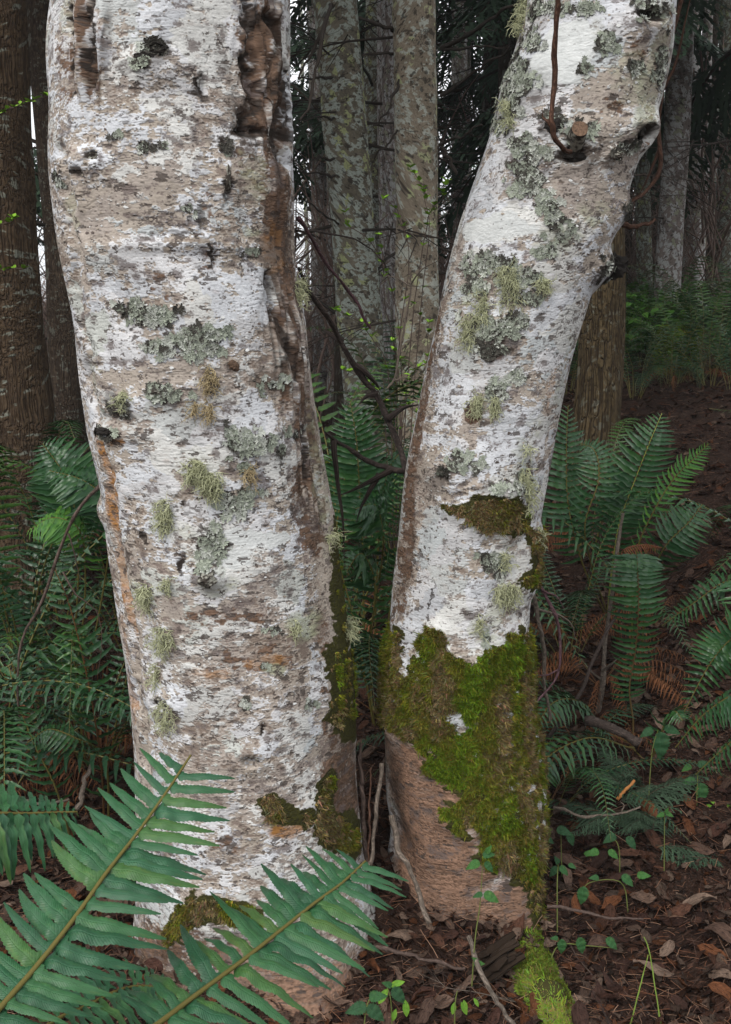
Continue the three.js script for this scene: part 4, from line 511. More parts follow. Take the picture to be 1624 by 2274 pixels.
// conifers that make the dark wood behind, and those beside the picture that shade it
{
  const g = rng(555), spots = [];
  const add = (x, z, H, r, cr, y0, near) => spots.push([x, z, H, r, cr, y0, near]);
  for (const [X, d] of [[1480, 9.5], [1660, 8.2], [1120, 11], [1010, 15], [-220, 9], [-260, 13], [260, 13], [480, 15], [1240, 16], [1570, 20], [1420, 24], [950, 28], [1180, 30], [1520, 36], [330, 32]]) { const p = P(X, 700, d); add(p.x, -d, 15 + 8 * g(), 0.10 + 0.1 * g(), 2.4 + 1.2 * g(), d < 10 ? 2.3 : d < 15 ? 2.2 : 2.6, d < 20); }
  for (const [x, z] of [[-6.4, -4.4], [4.4, -2.6], [5.6, -5.5], [5.4, 1.2], [-6.5, -6], [7.5, -9], [-8, -10]]) add(x, z, 16 + 5 * g(), 0.17, 3.0, 3.0, true);
  spots.forEach(([x, z, H, r, cr, y0, near], k) => { const by = hgt(x, z), base = V(x, by, z), top = V(x + (g() - 0.5) * 0.6, by + H, z + (g() - 0.5) * 0.6), seen = k < 15, far = -z > 15.5;
    const t = thing('hemlock_tree', !seen ? 'dark hemlock standing outside the picture beside the two white alders' : far ? 'distant hemlock trunk in the dim wood behind' : 'dark hemlock with drooping needle boughs in the wood behind', 'tree', base, !seen ? 'hemlocks beside the picture' : far ? 'distant hemlock trunks' : 'hemlocks of the wood behind');
    const m = part(t, 'trunk', stemGeo(base, top, r, 0.7, k * 3.7, { rows: 36, cols: 16 }), k % 3 === 0 ? barkAlderC : barkDark); rebase(m.geometry, base); crown(t, base, top, by + y0, by + H, cr, far ? 55 : 80, 1000 + k);
    if (seen) { const L = [], q = rng(k + 60); for (let i = 0; i < 9; i++) L.push([by + 0.7 + q() * 4.5, q() * 6.28, 0.7 + 0.9 * q(), -0.35 + 0.4 * q(), (q() * 6) | 0]); deadLimbs(t, base, top, r, L); } });
}
{ // slender grey stems of the far alders
  const g = rng(4242), where = []; for (let k = 0; k < 64; k++) { const d = 9.5 + 26 * g(), X = k % 3 === 0 ? 650 + 330 * g() : k % 3 === 1 ? 1000 + 640 * g() : 230 + 1400 * g(); where.push([X, d]); }
  where.forEach(([X, d], k) => { const lo = P(X, 700, d), by = hgt(lo.x, -d), base = V(lo.x, by, -d), H = 13 + 6 * g(), top = V(base.x + (g() - 0.5) * 1.2, by + H, -d + (g() - 0.5)), r = 0.05 + 0.07 * g(); const t = thing('alder_tree', d < 19 ? 'slender grey alder stem in the wood behind' : 'faint far-off alder stem at the back of the wood', 'tree', base, d < 19 ? 'slender alders of the wood behind' : 'far-off alders'); const m = part(t, 'trunk', rebase(stemGeo(base, top, r, 0.6, k * 1.9, { rows: 30, cols: 12 }), base), [barkAlderC, barkAlderA, barkAlderC, barkDark][k % 4]); const L = []; for (let i = 0; i < 7; i++) L.push([by + 1 + g() * 5.5, g() * 6.28, 0.6 + 1.1 * g(), -0.1 + 0.7 * g(), (g() * 6) | 0]); deadLimbs(t, base, top, r, L); });
}
// ---------------------------------------------------------------- ferns
const leafTex = colorTex(256, 64, (i, j) => { const u = i / 256, v = (j / 64 - 0.5) * 2, a = Math.abs(v), n = fbm(u * 14, v * 4, 2.5, 3), vein = Math.abs(((u * 30 - a * 2.6) % 1 + 1) % 1 - 0.5) * 2, y = sst(0.2, 0.5, fbm(u * 5 + 3, v * 2, 8, 3)), k = 0.92 + 0.3 * n - 0.2 * sst(0.75, 1, vein) * 0.4 + (a < 0.09 ? 0.3 : 0); return [(0.8 + 0.5 * y) * k, (0.9 + 0.1 * y) * k, 0.85 * k]; });
const leafBump = greyTex(256, 64, (i, j) => { const u = i / 256, v = (j / 64 - 0.5) * 2, a = Math.abs(v), vein = Math.abs(((u * 30 - a * 2.6) % 1 + 1) % 1 - 0.5) * 2; return 0.5 - 0.25 * sst(0.7, 1, vein) - (a < 0.08 ? 0.3 : 0) + 0.08 * fbm(u * 20, v * 6, 1, 2); });
const fernMat = std({ map: leafTex, color: 0xffffff, vertexColors: true, roughness: 0.38, specularIntensity: 0.8, side: THREE.DoubleSide });
const frondMats = [[0.03, 0.105, 0.042], [0.037, 0.118, 0.043], [0.024, 0.088, 0.04], [0.055, 0.13, 0.036], [0.032, 0.11, 0.052], [0.028, 0.098, 0.046], [0.07, 0.135, 0.035]].map((c) => std({ map: leafTex, bumpMap: leafBump, bumpScale: 0.0011, color: lin(...c), roughness: 0.4, specularIntensity: 0.7, side: THREE.DoubleSide }));
const rachisMat = std({ color: lin(0.12, 0.1, 0.03), roughness: 0.7 });
function leafletGeo(sign, o = {}) { // along +x, unit length, frond tip towards sign * z
  const n = o.n ?? 6, w = o.w ?? 0.19, p = [], u = [], ix = [], teeth = o.teeth ?? 0;
  for (let i = 0; i <= n; i++) { const t = i / n; let hw = (w / 2) * Math.pow(1 - t, 0.62) * (1 - 0.22 * Math.exp(-((t - 0.16) ** 2) / 0.006)) * sst(-0.03, 0.05, t); const ear = (o.ear ?? 0.5) * Math.exp(-((t - 0.055) ** 2) / 0.0018); const tooth = teeth ? (i % 2 ? 1 + teeth : 1 - teeth * 0.6) : 1;
    const cz = sign * ((o.curve ?? 0.12) * t * t - 0.015), y = -(o.droop ?? 0.12) * t * t + (o.arch ?? 0.05) * Math.sin(t * 3.1) + (o.wave ?? 0) * Math.sin(t * 17 + (o.ph ?? 0)) * w * (1 - t), tw = (o.twist ?? 0) * t;
    const fold = o.fold ?? 0.35;
    for (const e of [1, 0, -1]) { const z = hw * tooth * e * (e * sign > 0 ? 1 + ear : 1), yy = y + Math.abs(e) * hw * fold + (o.wave ?? 0) * e * 0.35 * Math.sin(t * 23 + 2 * e + (o.ph ?? 0)) * hw; p.push(t + (teeth && e && i % 2 ? 0.012 : 0), yy + tw * z, cz + z); u.push(t, 0.5 + 0.5 * e); }
    if (i) for (let e = 0; e < 2; e++) { const a = (i - 1) * 3 + e, b = a + 3; ix.push(a, b, a + 1, a + 1, b, b + 1); } }
  const g = new THREE.BufferGeometry(); g.setAttribute('position', new THREE.Float32BufferAttribute(p, 3)); g.setAttribute('uv', new THREE.Float32BufferAttribute(u, 2)); g.setIndex(ix); g.computeVertexNormals(); return g;
}
const LF = {}; for (const s of [1, -1]) { LF[s] = { fine: [0, 1, 2, 3].map((k) => leafletGeo(s, { n: 36, teeth: 0.09, w: 0.19 + 0.016 * k, fold: -0.5, wave: 0.07 + 0.03 * k, ph: k * 1.7, curve: 0.08 + 0.05 * k, droop: 0.06 + 0.08 * k, twist: -0.3 + 0.2 * k })), mid: [0, 1].map((k) => leafletGeo(s, { n: 10, teeth: 0.1, w: 0.2, wave: 0.25, ph: k * 2, droop: 0.12 + 0.1 * k })), low: [leafletGeo(s, { n: 4, w: 0.21, droop: 0.15 })], dead: [leafletGeo(s, { n: 6, w: 0.15, droop: 0.9, wave: 0.5, twist: 1.5 })] }; }
const swordLen = (t) => Math.pow(Math.sin(Math.PI * (0.16 + 0.84 * clamp(t))), 0.62);
// leaflets of a frond along a curve: calls f(matrix, side, scale, t)
function frondLeaflets(cv, N0, o, f) { const g = rng(o.seed ?? 1), T = V(0, 0, 0);
  for (let i = 0; i < o.pairs; i++) for (const s of [-1, 1]) { const q = (i + 0.5 + (s > 0 ? 0.25 : -0.25)) / o.pairs, t = lerp(o.t0 ?? 0.15, o.t1 ?? 1, q), tt = Math.min(0.999, t); cv.getTangent(tt, T); const p = cv.getPoint(tt), N = (typeof N0 === 'function' ? N0(tt) : N0.clone()); N.addScaledVector(T, -N.dot(T)).normalize(); const S = T.clone().cross(N), a = (o.ang ?? 0.2) + 0.5 * Math.pow(q, 4) * (o.tipAng ?? 1) + (g() - 0.5) * 0.12; const D = S.multiplyScalar(s * Math.cos(a)).addScaledVector(T, Math.sin(a)).addScaledVector(N, -(o.droop ?? 0.1) + (g() - 0.5) * (o.jit ?? 0.2)).normalize(); let Y = N.clone().addScaledVector(T, (g() - 0.5) * 0.35 - 0.1); Y.addScaledVector(D, -Y.dot(D)).normalize(); const Z = D.clone().cross(Y); const L = o.L * (o.len ?? swordLen)(lerp(o.l0 ?? 0, o.l1 ?? 1, q)) * (0.84 + 0.28 * g()); f(basis(D, Y, Z, p, L), s, L, q, g); } }
function frondMerged(cv, N0, o, res, green, mb = new MB()) { mb.tube(cv.getPoints(o.seg ?? 16), (t) => (o.r ?? 0.0035) * (1 - 0.75 * t), 4, o.rc ?? lin(0.16, 0.13, 0.035)); frondLeaflets(cv, N0, o, (M, s, L, q, g) => { if (o.miss && g() < o.miss) return; const v = 0.8 + 0.4 * g(), G = LF[-s][res]; mb.add(G[(g() * G.length) | 0], M, lin(green[0] * v, green[1] * v, green[2] * v)); }); return mb.geo(); }
const GREENS = [[0.022, 0.066, 0.024], [0.027, 0.078, 0.022], [0.03, 0.085, 0.027], [0.018, 0.056, 0.025], [0.048, 0.105, 0.02]];
// frond templates, rooted at the origin, arching along +x
const FROND = {}; for (const res of ['mid', 'low']) FROND[res] = [[[0.1, 0.4], [0.32, 0.72], [0.66, 0.84], [0.98, 0.7]], [[0.06, 0.45], [0.2, 0.82], [0.45, 1.05], [0.75, 1.05]], [[0.16, 0.3], [0.46, 0.5], [0.82, 0.5], [1.1, 0.28]], [[0.2, 0.2], [0.55, 0.32], [0.9, 0.26], [1.15, 0.08]], [[0.1, 0.5], [0.26, 0.86], [0.56, 0.98], [0.9, 0.66]], [[0.12, 0.34], [0.4, 0.56], [0.8, 0.66], [1.16, 0.6]]].map((q, k) => { const cv = new THREE.CatmullRomCurve3([V(0, 0, 0), ...q.map(([x, y], i) => V(x, y, 0.05 * Math.sin(k * 2 + i)))]); return frondMerged(cv, V(-0.35, 1, 0.1 * (k % 3 - 1)), { pairs: res === 'mid' ? 34 : 26, L: 0.105, t0: 0.16, droop: 0.1, seed: 20 + k, r: 0.004, seg: res === 'mid' ? 16 : 8 }, res, GREENS[k % 5]); });
const deadFrond = frondMerged(new THREE.CatmullRomCurve3([V(0, 0, 0), V(0.2, 0.22, 0), V(0.5, 0.2, 0.03), V(0.8, 0.02, 0.05)]), V(-0.3, 1, 0), { pairs: 26, L: 0.075, t0: 0.2, droop: 0.7, jit: 0.9, seed: 9, rc: lin(0.12, 0.06, 0.03) }, 'dead', [0.19, 0.08, 0.038]);
const deadMat = std({ vertexColors: true, roughness: 0.9, side: THREE.DoubleSide });
function fern(label, x, z, size, n, o = {}) { const g = rng(o.seed ?? ((x * 131 + z * 717 + 5000) | 0)), base = V(x, hgt(x, z) - 0.02, z), t = thing('sword_fern', label, 'fern', base, o.group), res = o.res ?? 'mid';
  for (let k = 0; k < n; k++) { const m = part(t, 'frond', FROND[res][o.only ? o.only[(g() * o.only.length) | 0] : (g() * 6) | 0], fernMat), s = size * (0.75 + 0.45 * g()), a = (o.a0 ?? 0) + (k / n) * (o.span ?? 6.2832) + (g() - 0.5) * 0.5; m.position.set(Math.cos(a) * 0.03, 0, -Math.sin(a) * 0.03); m.rotation.set(0, a, (g() - 0.5) * 0.3, 'YXZ'); m.scale.set(s * (0.85 + 0.3 * g()), s, s); }
  for (let k = 0; k < (o.dead ?? 0); k++) { const m = part(t, 'dead_frond', deadFrond, deadMat, 'withered rust-brown frond'), a = g() * 6.28; m.rotation.set(0, a, -0.1 - 0.3 * g(), 'YXZ'); m.scale.setScalar(size * (0.7 + 0.4 * g())); m.position.y = 0.03; } return t; }
const fx = (X, d) => (X - 812) / FPX * (d * CP + 0.25);
[ // X, distance, size, fronds, label
  [60, 3.5, 0.85, 15, 'bushy sword fern at the foot of the flaky spruce, left of the thick alder', { dead: 4 }],
  [215, 3.0, 0.62, 13, 'sword fern with drooping fronds pressed against the left side of the thick alder', { dead: 4 }],
  [-40, 2.7, 0.75, 12, 'sword fern cut by the left picture edge below the spruce', { dead: 3 }],
  [130, 4.3, 0.75, 12, 'paler sword fern right behind the spruce foot', { dead: 2 }],
  [300, 3.9, 0.8, 12, 'sword fern mostly hidden behind the thick alder', {}],
  [745, 4.0, 0.95, 15, 'tall sword fern filling the gap low between the two alders', { dead: 3 }],
  [850, 3.3, 0.72, 13, 'sword fern close behind the leaning alder, in the gap', { dead: 2 }],
  [700, 5.2, 1.05, 14, 'blue-green sword fern beside the thick alder, in front of the grey alder', { dead: 1 }],
  [880, 5.0, 0.7, 10, 'small sword fern at the foot of the tan alder', {}],
  [1262, 3.6, 0.5, 8, 'sword fern just right of the moss collar, full of rusty dead fronds', { dead: 6 }],
  [1300, 4.4, 0.5, 8, 'sword fern in front of the split cedar trunk', { dead: 5 }],
  [1225, 2.75, 0.5, 9, 'small sword fern tucked behind the right edge of the leaning alder', { dead: 2, only: [2, 3] }],
  [1330, 3.3, 0.55, 0, 'heap of rusty withered fern fronds behind the ladder-like frond', { dead: 12 }],
  [1450, 3.7, 0.5, 0, 'withered brown fern heap on the right slope under the lime frond tip', { dead: 9 }],
  [1285, 2.95, 0.45, 0, 'withered fern fronds beside the bent reddish twig', { dead: 8 }],
  [40, 3.0, 0.6, 0, 'rusty withered fern heap at the left picture edge', { dead: 10 }],
  [170, 2.85, 0.5, 0, 'withered brown fern fronds under the dark forked twig', { dead: 9 }],
  [1800, 3.6, 0.7, 10, 'sword fern just outside the right picture edge', { dead: 4 }],
  [-300, 2.6, 0.8, 11, 'sword fern just outside the left picture edge', { dead: 4 }],
].forEach(([X, d, s, n, l, o]) => fern(l, fx(X, d), -d, s, n, o));
{ const g = rng(91); // ferns of the slope and the wood behind
  const spots = []; for (let k = 0; k < 110; k++) { const d = 5.6 + 15 * Math.pow(g(), 0.9), X = k % 3 ? 1230 + 480 * g() : -500 + 2600 * g(); spots.push([X, d]); }
  for (const [X, d] of [[1400, 6.8], [1480, 7.1], [1560, 7.0], [1640, 7.2], [1420, 8], [1500, 8.6], [1580, 8], [1460, 10], [1540, 10.4], [1610, 9.6], [1400, 10]]) spots.push([X, d]);
  spots.forEach(([X, d], k) => { if (d < 6.6 && X > 1330 && k < 110 && X < 1700) return; if (k < 110 && ((X > 210 && X < 630) || (X > 990 && X < 1200)) && k % 4) return; fern(d < 8 ? 'sword fern on the slope behind the big trunks' : 'far sword fern under the trees of the wood behind', fx(X, d), -d, X > 1200 ? 0.42 + 0.25 * g() : 0.6 + 0.4 * g(), d < 9 ? 11 : 8, { res: 'low', group: d < 8 ? 'ferns on the slope' : 'far ferns', dead: g() < 0.3 ? 2 : 0 }); }); }

// ---------------------------------------------------------------- the fern in front, leaflet by leaflet
function bigFrond(root, pts, o) { // pts: world points from the root of the stipe to the (broken) tip
  const cv = new THREE.CatmullRomCurve3(pts, false, 'centripetal'), mb = new MB(), rp = cv.getPoints(48); mb.tube(rp, (t) => 0.0034 * (1 - 0.62 * t), 6);
  const fr = part(root, 'frond', rebase(mb.geo(false), root.position), o.rachis ?? rachisMat, o.label), res = o.res ?? 'fine';
  frondLeaflets(cv, o.N, o, (M, s, L, q, g) => { if (o.skip?.(q, s)) return; const G = LF[-s][res], m = part(fr, 'leaflet', G[(g() * G.length) | 0], o.mats ? o.mats[(g() * o.mats.length) | 0] : frondMats[(g() * g() * 7.9 * 0.99) | 0] ?? frondMats[0]); M.setPosition(V(0, 0, 0).setFromMatrixPosition(M).sub(root.position)); m.applyMatrix4(M); });
  return fr;
}
const ground = (x, z, o = 0) => V(x, hgt(x, z) + o, z);
{
  const root = ground(-0.52, -0.72), t = thing('sword_fern', 'large bright sword fern in front, two broad fronds sweeping up from the lower left corner', 'fern', root);
  const f1 = [root.clone(), V(-0.5, 0.45, -0.74), P(-120, 2390, 0.80), P(0, 2239, 0.86), P(75, 2153, 0.9), P(166, 2038, 0.95), P(241, 1932, 1.0), P(296, 1862, 1.04), P(361, 1772, 1.09), P(424, 1677, 1.14)];
  bigFrond(t, f1, { N: V(-0.12, 0.62, 0.78), pairs: 23, L: 0.086, t0: 0.3, t1: 0.985, l0: 0.05, l1: 0.82, ang: 0.16, tipAng: 0.4, droop: 0.05, jit: 0.3, seed: 71, label: 'frond with a broken tip, rising from the corner to the thick alder', skip: (q, s) => (q > 0.955 && s > 0) || (q > 0.43 && q < 0.45) });
  const f2 = [root.clone(), V(-0.44, 0.4, -0.76), P(120, 2440, 0.80), P(351, 2274, 0.9), P(431, 2213, 0.95), P(552, 2123, 1.02), P(627, 2063, 1.07), P(702, 2003, 1.12), P(763, 1958, 1.16), P(812, 1912, 1.2)];
  bigFrond(t, f2, { N: V(-0.2, 0.7, 0.7), pairs: 23, L: 0.09, t0: 0.34, t1: 0.99, l0: 0.05, l1: 0.84, ang: 0.2, tipAng: 0.3, droop: 0.1, jit: 0.3, seed: 72, label: 'lower frond with a broken tip, reaching across the foot of the thick alder' });
  const f3 = [root.clone(), V(-0.6, 0.35, -0.85), P(-260, 1900, 1.15), P(-60, 1812, 1.25), P(70, 1806, 1.3), P(172, 1803, 1.34)];
  bigFrond(t, f3, { N: V(0, 0.75, 0.6), pairs: 22, L: 0.08, t0: 0.4, ang: 0.1, droop: 0.35, seed: 73, res: 'mid', label: 'shaded frond pointing right behind the broad ones' });
  const f4 = [root.clone(), V(-0.45, 0.25, -0.8), P(60, 2330, 1.05), P(200, 2230, 1.15), P(300, 2190, 1.22), P(390, 2200, 1.26)];
  bigFrond(t, f4, { N: V(0.1, 0.8, 0.5), pairs: 20, L: 0.075, t0: 0.4, ang: 0.2, droop: 0.2, seed: 74, res: 'mid', label: 'short dark frond underneath the broad ones' });
}
// fronds of the right-hand ferns that stand out one by one
function bearingFrond(root, list, o) { return bigFrond(root, list.map(([X, Y, d]) => (Y === null ? ground(fx(X, d), -d) : P(X, Y, d))), Object.assign({ res: 'mid', ang: 0.1, droop: 0.12, jit: 0.14 }, o)); }
const midMats = [[0.026, 0.08, 0.026], [0.022, 0.068, 0.025], [0.034, 0.096, 0.026]].map((c) => std({ map: leafTex, color: lin(...c), roughness: 0.38, specularIntensity: 0.8, side: THREE.DoubleSide }));
const limeMats = [[0.085, 0.2, 0.03], [0.06, 0.16, 0.035]].map((c) => std({ map: leafTex, color: lin(...c), roughness: 0.55, specularIntensity: 0.5, side: THREE.DoubleSide }));
const rustMats = [[0.2, 0.075, 0.035], [0.15, 0.06, 0.032]].map((c) => std({ color: lin(...c), roughness: 0.9, side: THREE.DoubleSide }));
{
  const q1 = ground(fx(1408, 3.0), -3.0), t1 = thing('sword_fern', 'sword fern with one broad upright frond like a green ladder, right of the moss collar', 'fern', q1);
  bearingFrond(t1, [[1404, null, 3.0], [1406, 1600, 3.0], [1398, 1530, 3.0], [1412, 1440, 3.0], [1418, 1340, 3.0], [1416, 1265, 3.02], [1414, 1232, 3.06]], { N: V(0, 0.25, 1), pairs: 32, L: 0.088, t0: 0.28, l0: -0.1, l1: 0.62, ang: -0.02, tipAng: 0, seed: 81, mats: midMats, label: 'broad upright frond', rachis: std({ color: lin(0.09, 0.06, 0.025) }) });
  bearingFrond(t1, [[1412, null, 3.0], [1340, 1620, 2.95], [1290, 1560, 2.85], [1230, 1560, 2.75], [1190, 1610, 2.7]], { N: V(0, 0.9, 0.4), pairs: 24, L: 0.085, t0: 0.2, seed: 83, mats: midMats, droop: 0.25 });
  bearingFrond(t1, [[1420, null, 3.0], [1400, 1660, 2.9], [1300, 1640, 2.7], [1210, 1690, 2.6], [1180, 1760, 2.58]], { N: V(0, 0.9, 0.45), pairs: 20, L: 0.08, t0: 0.3, seed: 84, mats: midMats, droop: 0.3 });
  bearingFrond(t1, [[1400, null, 3.0], [1440, 1690, 2.9], [1480, 1600, 2.8], [1500, 1580, 2.75], [1516, 1600, 2.72]], { N: V(0, 0.8, 0.6), pairs: 18, L: 0.06, t0: 0.35, seed: 85, mats: midMats });
  const q2 = ground(fx(1350, 3.9), -3.9), t2 = thing('sword_fern', 'sword fern whose slender bright frond leans right across the split cedar foot', 'fern', q2);
  bearingFrond(t2, [[1345, null, 3.9], [1360, 1260, 3.8], [1376, 1160, 3.75], [1405, 1080, 3.75], [1440, 990, 3.75], [1470, 918, 3.8]], { N: V(-0.15, 0.35, 1), pairs: 30, L: 0.125, t0: 0.25, ang: 0.12, seed: 82, mats: midMats, label: 'slender frond leaning right', rachis: std({ color: lin(0.24, 0.24, 0.06) }) });
  bearingFrond(t2, [[1340, null, 3.9], [1290, 1240, 3.7], [1262, 1120, 3.7], [1258, 1000, 3.75], [1262, 900, 3.8]], { N: V(0.25, 0.3, 1), pairs: 28, L: 0.11, t0: 0.25, seed: 86, mats: midMats });
  bearingFrond(t2, [[1345, null, 3.9], [1310, 1240, 3.7], [1300, 1160, 3.6], [1330, 1060, 3.6], [1320, 1000, 3.65], [1290, 985, 3.7]], { N: V(0, 0.5, 1), pairs: 24, L: 0.08, t0: 0.3, seed: 87, mats: midMats });
  const q3 = ground(fx(1420, 3.5), -3.5), t3 = thing('sword_fern', 'dying sword fern with lime frond tips and rusty leaflets on the right slope', 'fern', q3);
  bearingFrond(t3, [[1400, null, 3.5], [1410, 1240, 3.45], [1455, 1130, 3.4], [1500, 1060, 3.4], [1540, 1020, 3.4], [1575, 985, 3.4]], { N: V(-0.5, 0.6, 0.7), pairs: 26, L: 0.06, t0: 0.2, ang: 0.3, seed: 88, mats: limeMats, label: 'lime green frond tip', jit: 0.5 });
  bearingFrond(t3, [[1420, null, 3.5], [1440, 1310, 3.4], [1480, 1210, 3.3], [1530, 1160, 3.3], [1560, 1120, 3.35]], { N: V(-0.2, 0.5, 1), pairs: 20, L: 0.09, t0: 0.3, seed: 89, mats: midMats });
  bearingFrond(t3, [[1420, null, 3.5], [1400, 1260, 3.3], [1385, 1222, 3.2], [1430, 1210, 3.2], [1470, 1216, 3.2]], { N: V(0, 1, 0.3), pairs: 24, L: 0.035, t0: 0.4, seed: 90, mats: rustMats, res: 'dead', label: 'rust-brown withered frond lying flat', rachis: rustMats[1] });
  const q4 = ground(fx(1700, 2.5), -2.5), t4 = thing('sword_fern', 'sword fern reaching in from the right picture edge with three long fronds', 'fern', q4);
  bearingFrond(t4, [[1700, null, 2.5], [1700, 1500, 2.6], [1690, 1400, 2.8], [1624, 1290, 3.0], [1540, 1340, 3.05], [1470, 1390, 3.1]], { N: V(0, 0.8, 0.6), pairs: 34, L: 0.075, t0: 0.2, seed: 91, mats: midMats });
  bearingFrond(t4, [[1700, null, 2.5], [1720, 1480, 2.5], [1690, 1400, 2.6], [1624, 1420, 2.7], [1580, 1470, 2.72], [1520, 1580, 2.74]], { N: V(-0.35, 0.4, 1), pairs: 34, L: 0.085, t0: 0.22, seed: 92, mats: midMats });
  bearingFrond(t4, [[1700, null, 2.5], [1720, 1620, 2.3], [1690, 1520, 2.3], [1624, 1545, 2.35], [1560, 1590, 2.4], [1500, 1660, 2.45]], { N: V(0, 0.9, 0.5), pairs: 30, L: 0.07, t0: 0.2, seed: 93, mats: midMats, droop: 0.3 });
  bearingFrond(t4, [[1700, null, 2.5], [1710, 1700, 2.3], [1660, 1630, 2.3], [1600, 1670, 2.35], [1545, 1720, 2.4]], { N: V(0, 0.9, 0.5), pairs: 22, L: 0.055, t0: 0.2, seed: 94, mats: midMats, droop: 0.3 });
  const q5 = ground(fx(210, 2.7), -2.7), t5 = thing('sword_fern', 'sword fern with long dark fronds hanging down beside the left foot of the thick alder', 'fern', q5);
  bearingFrond(t5, [[230, null, 2.7], [225, 1700, 2.65], [205, 1560, 2.6], [180, 1440, 2.6], [150, 1330, 2.62], [120, 1260, 2.66]], { N: V(0.1, 0.3, 1), pairs: 22, L: 0.085, t0: 0.1, ang: 0.25, seed: 95, mats: midMats, jit: 0.4, rachis: std({ color: lin(0.1, 0.05, 0.02) }) });
  bearingFrond(t5, [[160, null, 2.6], [120, 1740, 2.5], [80, 1660, 2.5], [40, 1560, 2.55], [20, 1480, 2.6]], { N: V(0.1, 0.4, 1), pairs: 18, L: 0.07, t0: 0.1, ang: 0.3, seed: 96, mats: midMats, jit: 0.4 });
  bearingFrond(t5, [[240, null, 2.7], [230, 1680, 2.6], [170, 1640, 2.5], [110, 1620, 2.5], [60, 1650, 2.5]], { N: V(0, 0.9, 0.45), pairs: 22, L: 0.055, t0: 0.25, seed: 97, mats: midMats, droop: 0.35 });
  const q6 = ground(fx(150, 3.3), -3.3), t6 = thing('sword_fern', 'pale green sword fern with flat fronds fanned towards the orange-stained alder edge', 'fern', q6);
  bearingFrond(t6, [[150, null, 3.3], [175, 1240, 3.2], [165, 1120, 3.15], [140, 1050, 3.15], [95, 985, 3.2]], { N: V(-0.1, 0.5, 1), pairs: 26, L: 0.13, t0: 0.35, seed: 98, mats: midMats });
  bearingFrond(t6, [[170, null, 3.3], [240, 1240, 3.1], [245, 1120, 3.05], [190, 1070, 3.05], [110, 1045, 3.1]], { N: V(0.2, 0.8, 0.6), pairs: 28, L: 0.11, t0: 0.3, seed: 99, mats: midMats });
  bearingFrond(t6, [[150, null, 3.3], [190, 1300, 3.1], [170, 1170, 3.0], [120, 1150, 3.0], [60, 1180, 3.02]], { N: V(0.1, 0.85, 0.5), pairs: 24, L: 0.09, t0: 0.3, seed: 100, mats: limeMats, droop: 0.25 });
  const q7 = ground(fx(800, 3.6), -3.6), t7 = thing('sword_fern', 'sword fern in the gap whose frond stands upright before the grey alder foot', 'fern', q7);
  bearingFrond(t7, [[810, null, 3.6], [805, 1200, 3.5], [798, 1080, 3.5], [792, 980, 3.5], [778, 890, 3.5]], { N: V(0.1, 0.4, 1), pairs: 28, L: 0.12, t0: 0.2, seed: 101, mats: midMats });
  bearingFrond(t7, [[830, null, 3.6], [840, 1220, 3.4], [850, 1120, 3.3], [870, 1030, 3.2], [905, 990, 3.2]], { N: V(-0.5, 0.7, 0.5), pairs: 22, L: 0.10, t0: 0.3, seed: 102, mats: midMats, droop: 0.5 });
  bearingFrond(t7, [[800, null, 3.6], [840, 1300, 3.2], [850, 1180, 3.0], [830, 1120, 2.95], [790, 1130, 2.95]], { N: V(0.1, 0.8, 0.6), pairs: 22, L: 0.12, t0: 0.3, seed: 103, mats: midMats, droop: 0.3 });
  bearingFrond(t7, [[790, null, 3.6], [820, 1440, 3.1], [830, 1280, 3.0], [800, 1230, 2.95], [770, 1270, 2.95]], { N: V(0.1, 0.8, 0.6), pairs: 20, L: 0.10, t0: 0.3, seed: 104, mats: midMats, droop: 0.4 });
}
// ---------------------------------------------------------------- leaf litter
function deadLeaf(seed) { const g = rng(seed), p = [], u = [], ix = [], n = 7, m = 4, curl = 0.4 + 1.2 * g(), tw = (g() - 0.5) * 1.2, w = 0.3 + 0.08 * g();
  for (let i = 0; i <= n; i++) { const t = i / n, hw = w * Math.pow(Math.sin(Math.PI * Math.pow(t, 0.85)), 0.8) * (i % 2 ? 1.06 : 0.94); for (let j = 0; j <= m; j++) { const e = (j / m) * 2 - 1, a = e * hw * curl * 2.2; const z0 = Math.sin(a) / (curl * 2.2), y0 = (1 - Math.cos(a)) / (curl * 2.2); const th = tw * t; p.push(t - 0.5, y0 * Math.cos(th) + z0 * Math.sin(th) + 0.16 * Math.sin(t * 3.1 + seed) * curl + 0.09 * vn(t * 5, e * 3, seed), z0 * Math.cos(th) - y0 * Math.sin(th)); u.push(t, e * 0.5 + 0.5); } }
  for (let i = 0; i < n; i++) for (let j = 0; j < m; j++) { const a = i * (m + 1) + j; ix.push(a, a + m + 1, a + 1, a + 1, a + m + 1, a + m + 2); }
  const q = new THREE.BufferGeometry(); q.setAttribute('position', new THREE.Float32BufferAttribute(p, 3)); q.setAttribute('uv', new THREE.Float32BufferAttribute(u, 2)); q.setIndex(ix); q.computeVertexNormals(); return q; }
const DLEAF = [1, 2, 3, 4, 5].map(deadLeaf);
const dlTex = colorTex(256, 128, (i, j) => { const u = i / 256, v = (j / 128 - 0.5) * 2, a = Math.abs(v), vein = Math.abs(((u * 9 - a * 1.4) % 1 + 1) % 1 - 0.5) * 2, n = fbm(u * 9, v * 5, 4, 4), k = 0.85 + 0.45 * n + (a < 0.04 ? 0.3 : 0) + 0.22 * sst(0.86, 1, vein) - (vn(u * 18, v * 10, 2) > 0.6 ? 0.4 : 0); return [0.8 * k, 0.78 * k, 0.76 * k]; });
